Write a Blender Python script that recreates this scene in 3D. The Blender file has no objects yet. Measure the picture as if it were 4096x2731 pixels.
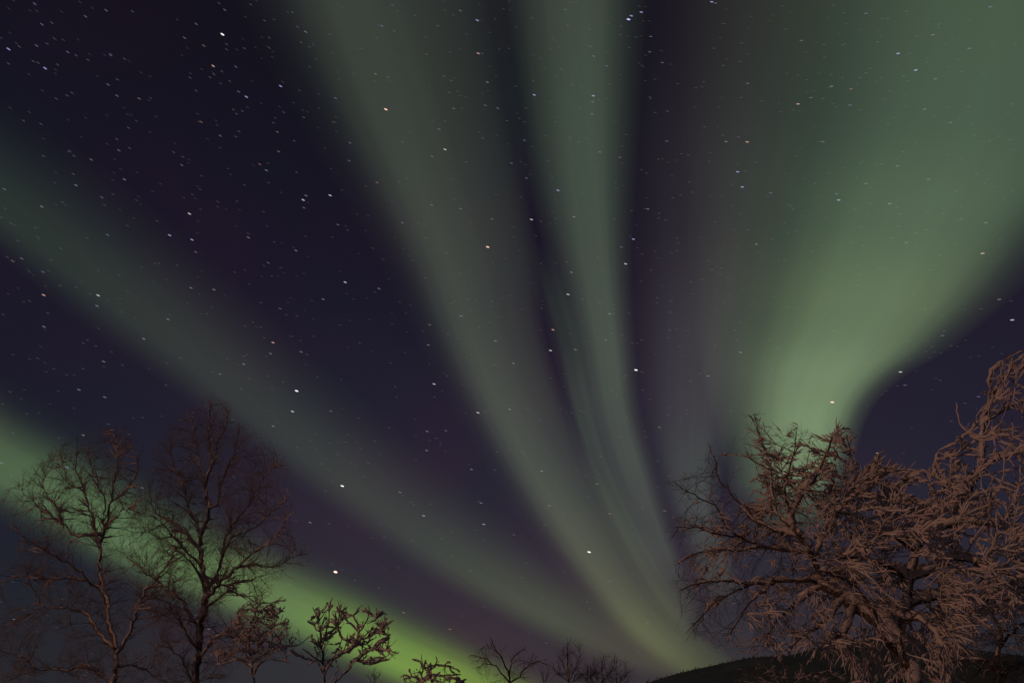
import bpy, math, random
import numpy as np
from mathutils import Vector, Matrix, noise

rng = np.random.default_rng(7)
random.seed(7)
R = math.radians
scene = bpy.context.scene
C = scene.collection

# ------------------------------------------------------------------ camera
PW, PH = 4096.0, 2731.0
HFOV, PITCH = R(63.6), R(26.0)
FPX = PW / 2 / math.tan(HFOV / 2)
EYE = np.array([0.0, 0.0, 1.6])
cam_d = bpy.data.cameras.new('camera')
cam_d.angle = HFOV
cam_d.clip_start, cam_d.clip_end = 0.1, 4.0e6
cam = bpy.data.objects.new('camera', cam_d)
cam.location = EYE
cam.rotation_euler = (R(90) + PITCH, 0, 0)
C.objects.link(cam)
scene.camera = cam

# ------------------------------------------------------------------ night sky
GLOW_EL, GLOW_AZ = R(9.0), R(228.0)           # weak warm light from the left, a little behind the camera
world = bpy.data.worlds.new('World')
scene.world = world
world.use_nodes = True
wn, wl = world.node_tree.nodes, world.node_tree.links
wn.clear()


def srgb(*c):
    return tuple(((v / 255 + 0.055) / 1.055) ** 2.4 if v / 255 > 0.04045 else v / 255 / 12.92 for v in c)


out = wn.new('ShaderNodeOutputWorld')
bg = wn.new('ShaderNodeBackground')
bg2 = wn.new('ShaderNodeBackground')
addw = wn.new('ShaderNodeAddShader')
sky = wn.new('ShaderNodeTexSky')
sky.sky_type = 'NISHITA'
sky.sun_disc = False
sky.sun_elevation = R(-7.0)                  # long after sunset
sky.sun_rotation = GLOW_AZ
bg2.inputs['Strength'].default_value = 0.05
wl.new(sky.outputs[0], bg2.inputs['Color'])
tc = wn.new('ShaderNodeTexCoord')
sep = wn.new('ShaderNodeSeparateXYZ')
wl.new(tc.outputs['Generated'], sep.inputs[0])
ramp = wn.new('ShaderNodeValToRGB')
wl.new(sep.outputs['Z'], ramp.inputs[0])
stops = [(0.00, (60, 55, 56)), (0.09, (56, 51, 55)), (0.20, (47, 42, 53)), (0.33, (38, 33, 47)),
         (0.50, (27, 23, 37)), (0.70, (20, 18, 28)), (1.0, (20, 18, 27))]
el = ramp.color_ramp.elements
while len(el) < len(stops):
    el.new(0.5)
for e, (p, c) in zip(el, stops):
    e.position = p
    e.color = (*srgb(*c), 1)
# patchy airglow: slightly bluer and slightly more violet areas
nz = wn.new('ShaderNodeTexNoise')
nz.inputs['Scale'].default_value = 5.0
nz.inputs['Detail'].default_value = 2.0
wl.new(tc.outputs['Generated'], nz.inputs['Vector'])
tint = wn.new('ShaderNodeValToRGB')
tint.color_ramp.elements[0].position, tint.color_ramp.elements[1].position = 0.35, 0.65
tint.color_ramp.elements[0].color = (0.86, 1.0, 1.02, 1)
tint.color_ramp.elements[1].color = (1.12, 0.96, 1.06, 1)
wl.new(nz.outputs['Fac'], tint.inputs[0])
mul = wn.new('ShaderNodeMix')
mul.data_type, mul.blend_type = 'RGBA', 'MULTIPLY'
mul.inputs[0].default_value = 1.0
wl.new(ramp.outputs[0], mul.inputs[6])
wl.new(tint.outputs[0], mul.inputs[7])
# a faint dome of town light low in the view direction: the sky is darker and bluer away from it
m1 = wn.new('ShaderNodeMath'); m1.operation = 'MULTIPLY_ADD'
m1.inputs[1].default_value, m1.inputs[2].default_value = -1.25, 1.0
wl.new(sep.outputs['Z'], m1.inputs[0])
m2 = wn.new('ShaderNodeMath'); m2.operation = 'MULTIPLY'
wl.new(sep.outputs['X'], m2.inputs[0]); wl.new(m1.outputs[0], m2.inputs[1])
m3 = wn.new('ShaderNodeMath'); m3.operation = 'MULTIPLY_ADD'
m3.inputs[1].default_value, m3.inputs[2].default_value = 1.0, 0.5
wl.new(m2.outputs[0], m3.inputs[0])
dome = wn.new('ShaderNodeValToRGB')
dome.color_ramp.interpolation = 'EASE'
de = dome.color_ramp.elements
while len(de) < 4:
    de.new(.5)
for e, (p, c) in zip(de, [(.06, (.50, .60, .66, 1)), (.42, (1, 1, 1, 1)), (.68, (1, 1, 1, 1)), (.98, (.60, .72, .84, 1))]):
    e.position, e.color = p, c
wl.new(m3.outputs[0], dome.inputs[0])
mul2 = wn.new('ShaderNodeMix')
mul2.data_type, mul2.blend_type = 'RGBA', 'MULTIPLY'
mul2.inputs[0].default_value = 1.0
wl.new(mul.outputs[2], mul2.inputs[6]); wl.new(dome.outputs[0], mul2.inputs[7])
wl.new(mul2.outputs[2], bg.inputs['Color'])
bg.inputs['Strength'].default_value = 1.0
wl.new(bg.outputs[0], addw.inputs[0])
wl.new(bg2.outputs[0], addw.inputs[1])
wl.new(addw.outputs[0], out.inputs['Surface'])

street_glow_d = bpy.data.lights.new('street_glow', 'SUN')  # no sun at night: stands in for the unseen street lamp warming the trees
street_glow_d.energy = 0.62
street_glow_d.color = (1.0, 0.455, 0.265)
street_glow_d.angle = R(0.5)
street_glow = bpy.data.objects.new('street_glow', street_glow_d)
sdir = Vector((math.sin(GLOW_AZ) * math.cos(GLOW_EL), math.cos(GLOW_AZ) * math.cos(GLOW_EL), math.sin(GLOW_EL)))
street_glow.rotation_euler = sdir.to_track_quat('Z', 'Y').to_euler()
C.objects.link(street_glow)

scene.view_settings.view_transform = 'Standard'
scene.view_settings.look = 'None'
scene.view_settings.exposure = 0.0
scene.view_settings.gamma = 1.0
scene.view_settings.use_curve_mapping = False

# ------------------------------------------------------------------ helpers
cp, sp_ = math.cos(PITCH), math.sin(PITCH)


def pdir(x, y):
    """unit direction of the sight line through a photo pixel (arrays allowed)"""
    a = (np.asarray(x, float) - PW / 2) / FPX
    b = (PH / 2 - np.asarray(y, float)) / FPX
    d = np.stack([a, cp - b * sp_, sp_ + b * cp], -1)
    return d / np.linalg.norm(d, axis=-1, keepdims=True)


def at(x, y, depth):
    d = pdir(x, y)
    return EYE + d * (np.asarray(depth, float) / d[..., 1])[..., None]


def tag(o, label=None, cat=None, group=None, kind=None):
    for k, v in (('label', label), ('category', cat), ('group', group), ('kind', kind)):
        if v:
            o[k] = v
    return o


def mesh_obj(name, verts, faces, mat, parent=None, smooth=True):
    me = bpy.data.meshes.new(name)
    verts = np.asarray(verts, np.float32)
    faces = np.asarray(faces, np.int32)
    me.vertices.add(len(verts))
    me.vertices.foreach_set('co', verts.ravel())
    n = faces.shape[1]
    me.loops.add(faces.size)
    me.loops.foreach_set('vertex_index', faces.ravel())
    me.polygons.add(len(faces))
    me.polygons.foreach_set('loop_start', np.arange(0, faces.size, n, dtype=np.int32))
    me.update(calc_edges=True)
    if smooth:
        me.polygons.foreach_set('use_smooth', np.ones(len(faces), bool))
    me.materials.append(mat)
    o = bpy.data.objects.new(name, me)
    C.objects.link(o)
    if parent is not None:
        o.parent = parent
        o.matrix_parent_inverse = Matrix.Translation(-Vector(parent.location))
    return o


def new_mat(name):
    m = bpy.data.materials.new(name)
    m.use_nodes = True
    return m, m.node_tree.nodes, m.node_tree.links


def surf_mat(name, c0, c1, scale, rough, bump, dist=0.01, detail=6):
    m, n, l = new_mat(name)
    b = n['Principled BSDF']
    b.inputs['Roughness'].default_value = rough
    b.inputs['Specular IOR Level'].default_value = 0.2
    t = n.new('ShaderNodeTexCoord')
    z = n.new('ShaderNodeTexNoise')
    z.inputs['Scale'].default_value = scale
    z.inputs['Detail'].default_value = detail
    r = n.new('ShaderNodeValToRGB')
    r.color_ramp.elements[0].position, r.color_ramp.elements[1].position = 0.35, 0.68
    r.color_ramp.elements[0].color, r.color_ramp.elements[1].color = (*c0, 1), (*c1, 1)
    l.new(t.outputs['Object'], z.inputs['Vector'])
    l.new(z.outputs['Fac'], r.inputs[0])
    l.new(r.outputs[0], b.inputs['Base Color'])
    bp = n.new('ShaderNodeBump')
    bp.inputs['Strength'].default_value = bump
    bp.inputs['Distance'].default_value = dist
    l.new(z.outputs['Fac'], bp.inputs['Height'])
    l.new(bp.outputs[0], b.inputs['Normal'])
    return m


M_BARK = surf_mat('birch_bark', (0.045, 0.038, 0.034), (0.16, 0.14, 0.13), 30, 0.9, 0.6, 0.01)
M_TWIG = surf_mat('twig_bark', (0.030, 0.020, 0.017), (0.060, 0.042, 0.035), 40, 0.9, 0.2, 0.003)
M_FROST = surf_mat('frosted_twig', (0.05, 0.045, 0.042), (0.15, 0.145, 0.14), 25, 0.9, 0.3, 0.003)
M_RIME = surf_mat('rimed_twig', (0.13, 0.115, 0.108), (0.46, 0.43, 0.42), 9, 0.9, 0.3, 0.003)
M_SNOW = surf_mat('snow_on_branches', (0.62, 0.62, 0.64), (0.82, 0.82, 0.83), 22, 0.85, 0.7, 0.02)
_n, _l = M_SNOW.node_tree.nodes, M_SNOW.node_tree.links
_t = _n.new('ShaderNodeBsdfTranslucent')
_t.inputs['Color'].default_value = (.75, .75, .77, 1)
_m = _n.new('ShaderNodeMixShader')
_m.inputs[0].default_value = .28
_l.new(_n['Principled BSDF'].outputs[0], _m.inputs[1])
_l.new(_t.outputs[0], _m.inputs[2])
_l.new(_m.outputs[0], _n['Material Output'].inputs['Surface'])
M_GROUND = surf_mat('ground_snow', (0.70, 0.71, 0.74), (0.82, 0.82, 0.84), 0.6, 0.85, 0.5, 0.15)
M_HILL = surf_mat('hill_slope', (0.045, 0.09, 0.10), (0.075, 0.135, 0.15), 0.02, 0.95, 0.3, 2.0)
M_FOREST = surf_mat('hill_spruce', (0.035, 0.075, 0.085), (0.065, 0.12, 0.135), 0.05, 0.95, 0.2, 0.5)

# ------------------------------------------------------------------ ground and hill
gx = np.concatenate([-np.geomspace(9000, 6, 26), np.linspace(-5, 5, 9), np.geomspace(6, 9000, 26)])
gy = np.concatenate([-np.geomspace(9000, 6, 20), np.linspace(-5, 30, 30), np.geomspace(34, 9000, 26)])
X, Y = np.meshgrid(gx, gy)
Z = 0.12 * np.sin(X * 0.7 + 1) * np.cos(Y * 0.55) * np.exp(-(X ** 2 + Y ** 2) / 3000) - 0.12
V = np.stack([X, Y, Z], -1).reshape(-1, 3)
nx, ny = len(gx), len(gy)
I = np.arange(nx * ny).reshape(ny, nx)
F = np.stack([I[:-1, :-1], I[:-1, 1:], I[1:, 1:], I[1:, :-1]], -1).reshape(-1, 4)
tag(mesh_obj('ground', V, F, M_GROUND), kind='structure')

crest = np.array([(2380, 2800), (2500, 2752), (2600, 2722), (2700, 2690), (2850, 2654), (2960, 2630), (3060, 2622),
                  (3150, 2618), (3230, 2596), (3310, 2572), (3500, 2558), (3800, 2588), (4200, 2640), (4700, 2680),
                  (5400, 2720), (6200, 2760)])
HD = 1500.0
xs = np.linspace(2380, 6200, 150)
cy = np.interp(xs, crest[:, 0], crest[:, 1])
top = at(xs, cy, np.full_like(xs, HD))
prof = [(-900, 0), (-700, .12), (-500, .34), (-330, .58), (-180, .80), (-70, .95), (0, 1), (120, .93), (400, .6), (900, 0)]
prof = np.array(prof)
tt = np.linspace(-900, 900, 60)
tf = np.interp(tt, prof[:, 0], prof[:, 1])
HX = np.repeat(top[None, :, 0], 60, 0)
HY = HD + np.repeat(tt[:, None], 150, 1)
HZ = (np.maximum(top[:, 2], 0) + 1.5)[None] * tf[:, None] - 2
for j in range(60):
    for i in range(150):
        HZ[j, i] += tf[j] * (1 - abs(tt[j]) / 900) * 5 * noise.noise((HX[j, i] * .008, HY[j, i] * .008, 0.3)) * (0 if tt[j] == 0 else 1)
V = np.stack([HX, HY, HZ], -1).reshape(-1, 3)
I = np.arange(60 * 150).reshape(60, 150)
F = np.stack([I[:-1, :-1], I[:-1, 1:], I[1:, 1:], I[1:, :-1]], -1).reshape(-1, 4)
tag(mesh_obj('hill', V, F, M_HILL), kind='structure')

# spruces on the hill, one far-off wood
fv, ff = [], []
for k in range(4200):
    j, i = int(rng.integers(8, 36)), int(rng.integers(2, 148))
    if rng.random() < 0.3:
        j = int(rng.integers(28, 32))
    bx, by, bz = HX[j, i] + rng.normal(0, 6), HY[j, i] + rng.normal(0, 8), HZ[j, i] - 1.0
    h = rng.uniform(2.2, 4.6)
    if bz < 0:
        continue
    r = h * rng.uniform(.2, .34)
    for (z0, z1, rr) in ((0, .62, 1.0), (.33, 1.0, .68)):
        b0 = len(fv)
        a0 = rng.random() * 6
        for q in range(5):
            fv.append((bx + r * rr * math.cos(a0 + q * 1.2566), by + r * rr * math.sin(a0 + q * 1.2566), bz + h * z0 + rng.normal(0, .2)))
        fv.append((bx + rng.normal(0, .15), by, bz + h * z1))
        for q in range(5):
            ff.append((b0 + q, b0 + (q + 1) % 5, b0 + 5))
tag(mesh_obj('hill_forest', fv, ff, M_FOREST, smooth=False), label='dark far-off spruce wood covering the low hill behind the right tree',
    cat='forest', kind='stuff')

# ------------------------------------------------------------------ aurora bands: sheets of glowing air far overhead
OV = PW / 2352.0


def catmull(P, n):
    P = np.asarray(P, float)
    m = len(P)
    u = np.linspace(0, m - 1, n)
    i = np.clip(u.astype(int), 0, m - 2)
    t = (u - i)[:, None]
    p0, p1, p2, p3 = P[np.clip(i - 1, 0, m - 1)], P[i], P[i + 1], P[np.clip(i + 2, 0, m - 1)]
    return .5 * (2 * p1 + (p2 - p0) * t + (2 * p0 - 5 * p1 + 4 * p2 - p3) * t ** 2 + (3 * p1 - p0 - 3 * p2 + p3) * t ** 3)


def aurora_mat(name, across, along, ray_amt):
    """across: (v, level); along: (u, emitted rgb as display values)"""
    m, n, l = new_mat(name)
    n.clear()
    o = n.new('ShaderNodeOutputMaterial')
    uv = n.new('ShaderNodeUVMap')
    uv.uv_map = 'UVMap'
    s = n.new('ShaderNodeSeparateXYZ')
    l.new(uv.outputs[0], s.inputs[0])
    # slow wandering of the band's edges
    cmb = n.new('ShaderNodeCombineXYZ')
    sc = n.new('ShaderNodeMath'); sc.operation = 'MULTIPLY'; sc.inputs[1].default_value = 2.0
    l.new(s.outputs['X'], sc.inputs[0])
    l.new(sc.outputs[0], cmb.inputs['X'])
    sc2 = n.new('ShaderNodeMath'); sc2.operation = 'MULTIPLY'; sc2.inputs[1].default_value = 13.0
    l.new(s.outputs['Y'], sc2.inputs[0])
    l.new(sc2.outputs[0], cmb.inputs['Y'])
    nz = n.new('ShaderNodeTexNoise')
    nz.inputs['Scale'].default_value = 1.0
    nz.inputs['Detail'].default_value = 1.5
    l.new(cmb.outputs[0], nz.inputs['Vector'])
    fc = n.new('ShaderNodeFloatCurve')
    cv = fc.mapping.curves[0]
    pts = sorted(across)
    while len(cv.points) < len(pts):
        cv.points.new(0.5, 0.5)
    for p, (x, y) in zip(cv.points, pts):
        p.location = (x, y)
        p.handle_type = 'AUTO_CLAMPED'
    fc.mapping.update()
    l.new(s.outputs['Y'], fc.inputs['Value'])
    r = n.new('ShaderNodeValToRGB')
    r.color_ramp.interpolation = 'EASE'
    el = r.color_ramp.elements
    while len(el) < len(along):
        el.new(.5)
    for e, (p, c) in zip(el, along):
        e.position = p
        e.color = (*c, 1)
    l.new(s.outputs['X'], r.inputs[0])
    # streaks: 1 +- ray_amt
    mr = n.new('ShaderNodeMapRange')
    mr.inputs['From Min'].default_value, mr.inputs['From Max'].default_value = .25, .75
    mr.inputs['To Min'].default_value, mr.inputs['To Max'].default_value = 1 - ray_amt, 1 + ray_amt
    l.new(nz.outputs['Fac'], mr.inputs['Value'])
    st = n.new('ShaderNodeMath'); st.operation = 'MULTIPLY'
    l.new(fc.outputs[0], st.inputs[0])
    l.new(mr.outputs[0], st.inputs[1])
    em = n.new('ShaderNodeEmission')
    l.new(r.outputs[0], em.inputs['Color'])
    l.new(st.outputs[0], em.inputs['Strength'])
    tr = n.new('ShaderNodeBsdfTransparent')
    ad = n.new('ShaderNodeAddShader')
    l.new(em.outputs[0], ad.inputs[0])
    l.new(tr.outputs[0], ad.inputs[1])
    l.new(ad.outputs[0], o.inputs['Surface'])
    m.cycles.emission_sampling = 'NONE'
    return m


def lin(c, base=(30, 27, 40)):
    a, b = srgb(*c), srgb(*base)
    return tuple(max(0, x - y) for x, y in zip(a, b))


def aurora(stations, height, across, along, label, ray=0.055, nu=140, nv=28):
    P = catmull(np.array(stations, float), nu)
    v = np.linspace(0, 1, nv)
    px = P[:, None, 0] * (1 - v) + P[:, None, 2] * v
    py = P[:, None, 1] * (1 - v) + P[:, None, 3] * v
    py = np.minimum(py, 1662)
    d = pdir(px * OV, py * OV)
    pts = EYE + d * ((height - EYE[2]) / d[..., 2])[..., None]
    I = np.arange(nu * nv).reshape(nu, nv)
    F = np.stack([I[:-1, :-1], I[1:, :-1], I[1:, 1:], I[:-1, 1:]], -1).reshape(-1, 4)
    o = mesh_obj('aurora_band', pts.reshape(-1, 3), F, aurora_mat('aurora_glow', across, along, ray))
    uvl = o.data.uv_layers.new(name='UVMap')
    U = np.repeat(np.linspace(0, 1, nu)[:, None], nv, 1)
    W = np.repeat(v[None], nu, 0)
    uvs = np.stack([U, W], -1).reshape(-1, 2)[F.ravel()].astype(np.float32)
    uvl.data.foreach_set('uv', uvs.ravel())
    return tag(o, label, 'aurora', 'bands of northern lights across the sky')


KM = 1000.0
aurora([(-180, 700, -190, 1090), (0, 850, -10, 1195), (165, 955, 140, 1270), (330, 1060, 290, 1350), (580, 1185, 530, 1445),
        (790, 1290, 720, 1515), (1000, 1400, 930, 1605), (1200, 1510, 1130, 1650), (1330, 1575, 1280, 1662)], 15 * KM,
       [(0, 0), (.15, .05), (.35, .42), (.55, .95), (.65, 1), (.78, .72), (.9, .16), (1, 0)],
       [(0, lin((74, 90, 68), (36, 35, 42))), (.12, lin((80, 98, 72), (36, 35, 42))), (.35, lin((90, 114, 78), (38, 36, 44))),
        (.55, lin((96, 120, 74), (42, 40, 47))), (.68, lin((110, 140, 70), (46, 44, 50))), (.78, lin((112, 144, 64), (46, 44, 50))),
        (.88, lin((104, 128, 58), (50, 46, 50))), (1, (0.004, .005, .001))],
       'bright yellow-green aurora band low on the left, behind the bare birches')
aurora([(-180, 120, -190, 470), (0, 215, -10, 590), (270, 400, 180, 745), (490, 590, 370, 885), (690, 780, 560, 1030),
        (870, 940, 740, 1165), (1070, 1110, 940, 1305), (1290, 1280, 1165, 1432), (1490, 1400, 1390, 1535), (1650, 1480, 1610, 1590)],
       15.4 * KM,
       [(0, 0), (.15, .14), (.36, .5), (.56, .9), (.68, 1), (.82, .66), (.93, .18), (1, 0)],
       [(0, lin((43, 53, 50))), (.15, lin((45, 54, 51))), (.4, lin((51, 55, 53))), (.6, lin((55, 59, 56), (36, 32, 44))),
        (.8, lin((66, 73, 62), (44, 39, 50))), (.92, lin((66, 64, 59), (48, 43, 52))), (1, (0, 0, 0))],
       'faint grey-green aurora band slanting from the left edge down to the centre')
aurora([(480, -110, 1165, -110), (530, 0, 1160, 0), (635, 200, 1185, 200), (748, 400, 1212, 400), (862, 600, 1240, 600),
        (962, 800, 1258, 780), (1075, 1010, 1330, 990), (1205, 1220, 1435, 1180), (1318, 1365, 1515, 1330),
        (1415, 1475, 1600, 1440), (1540, 1570, 1710, 1530), (1640, 1640, 1790, 1600)], 15.8 * KM,
       [(0, 0), (.12, .1), (.3, .7), (.43, 1), (.56, .88), (.7, .64), (.84, .44), (.94, .2), (1, 0.0)],
       [(0, lin((62, 67, 65))), (.2, lin((63, 68, 64))), (.4, lin((66, 71, 66))), (.55, lin((71, 76, 69), (32, 28, 42))),
        (.7, lin((79, 85, 70), (40, 36, 48))), (.8, lin((86, 92, 69), (46, 41, 50))), (.9, lin((76, 79, 59), (50, 45, 52))), (1, (0, 0, 0))],
       'long central aurora band widening upward to the top left of centre')
aurora([(1110, -110, 1500, -110), (1122, 0, 1490, 0), (1155, 200, 1478, 200), (1195, 400, 1464, 400), (1255, 600, 1454, 600),
        (1308, 800, 1462, 795), (1338, 950, 1476, 945), (1384, 1100, 1514, 1085), (1445, 1250, 1557, 1230), (1508, 1390, 1610, 1365),
        (1565, 1480, 1650, 1450)], 16.2 * KM,
       [(0, 0), (.12, .16), (.3, .6), (.5, .97), (.62, 1), (.76, .66), (.9, .2), (1, 0)],
       [(0, lin((66, 74, 69))), (.3, lin((69, 79, 71))), (.5, lin((71, 81, 72))), (.65, lin((71, 77, 71), (36, 32, 44))),
        (.8, lin((68, 71, 69), (42, 38, 50))), (.9, lin((60, 60, 60), (46, 42, 52))), (1, (0, 0, 0))],
       'narrow upright green aurora ray just right of the sky centre')
aurora([(1195, 540, 1270, 540), (1222, 660, 1312, 655), (1258, 790, 1350, 780), (1284, 900, 1370, 890), (1316, 1020, 1398, 1010),
        (1362, 1140, 1442, 1125), (1420, 1260, 1502, 1245), (1484, 1370, 1565, 1355), (1560, 1470, 1630, 1450)], 16.4 * KM,
       [(0, 0), (.2, .3), (.45, 1), (.6, 1), (.8, .4), (1, 0)],
       [(0, (0, 0, 0)), (.2, lin((42, 48, 48))), (.45, lin((56, 62, 59), (34, 30, 43))), (.7, lin((60, 64, 60), (38, 34, 46))), (.88, lin((58, 58, 56), (44, 40, 50))), (1, (0, 0, 0))],
       'thin faint aurora strand between two dark lanes left of the upright ray', ray=.02, nu=90, nv=14)
aurora([(1400, -60, 1960, -60), (1400, 200, 1900, 200), (1405, 400, 1850, 400), (1420, 600, 1790, 600), (1435, 800, 1740, 800), (1455, 950, 1705, 950),
        (1488, 1060, 1670, 1060), (1530, 1180, 1660, 1160), (1590, 1320, 1690, 1290), (1640, 1420, 1720, 1390)], 16.6 * KM,
       [(0, 0), (.15, .25), (.4, .85), (.6, 1), (.8, .6), (1, 0)],
       [(0, lin((42, 36, 46))), (.25, lin((49, 45, 52))), (.45, lin((59, 58, 62))), (.75, lin((68, 71, 70), (38, 34, 46))), (.88, lin((66, 66, 65), (42, 38, 50))), (1, (0, 0, 0))],
       'pale grey aurora veil between the upright ray and the broad right band')
aurora([(1560, -120, 2840, -120), (1560, 90, 2770, 130), (1560, 300, 2640, 355), (1570, 450, 2485, 525), (1580, 600, 2335, 680),
        (1590, 745, 2195, 796), (1605, 850, 2085, 862), (1630, 950, 2012, 930), (1655, 1050, 1975, 1015), (1675, 1150, 1955, 1110),
        (1695, 1250, 1948, 1220)], 17.0 * KM,
       [(0, 0), (.1, .12), (.22, .32), (.36, .66), (.5, .95), (.62, 1), (.74, .88), (.84, .50), (.92, .14), (1, 0)],
       [(0, lin((74, 90, 75))), (.15, lin((76, 92, 77))), (.3, lin((85, 103, 82))), (.45, lin((98, 117, 88))), (.62, lin((113, 133, 100))),
        (.75, lin((117, 139, 103))), (.85, lin((108, 129, 95))), (.93, lin((60, 72, 58))), (1, (0, 0, 0))],
       'broad bright green aurora band folding down to the right snowy tree', ray=.035)

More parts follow.
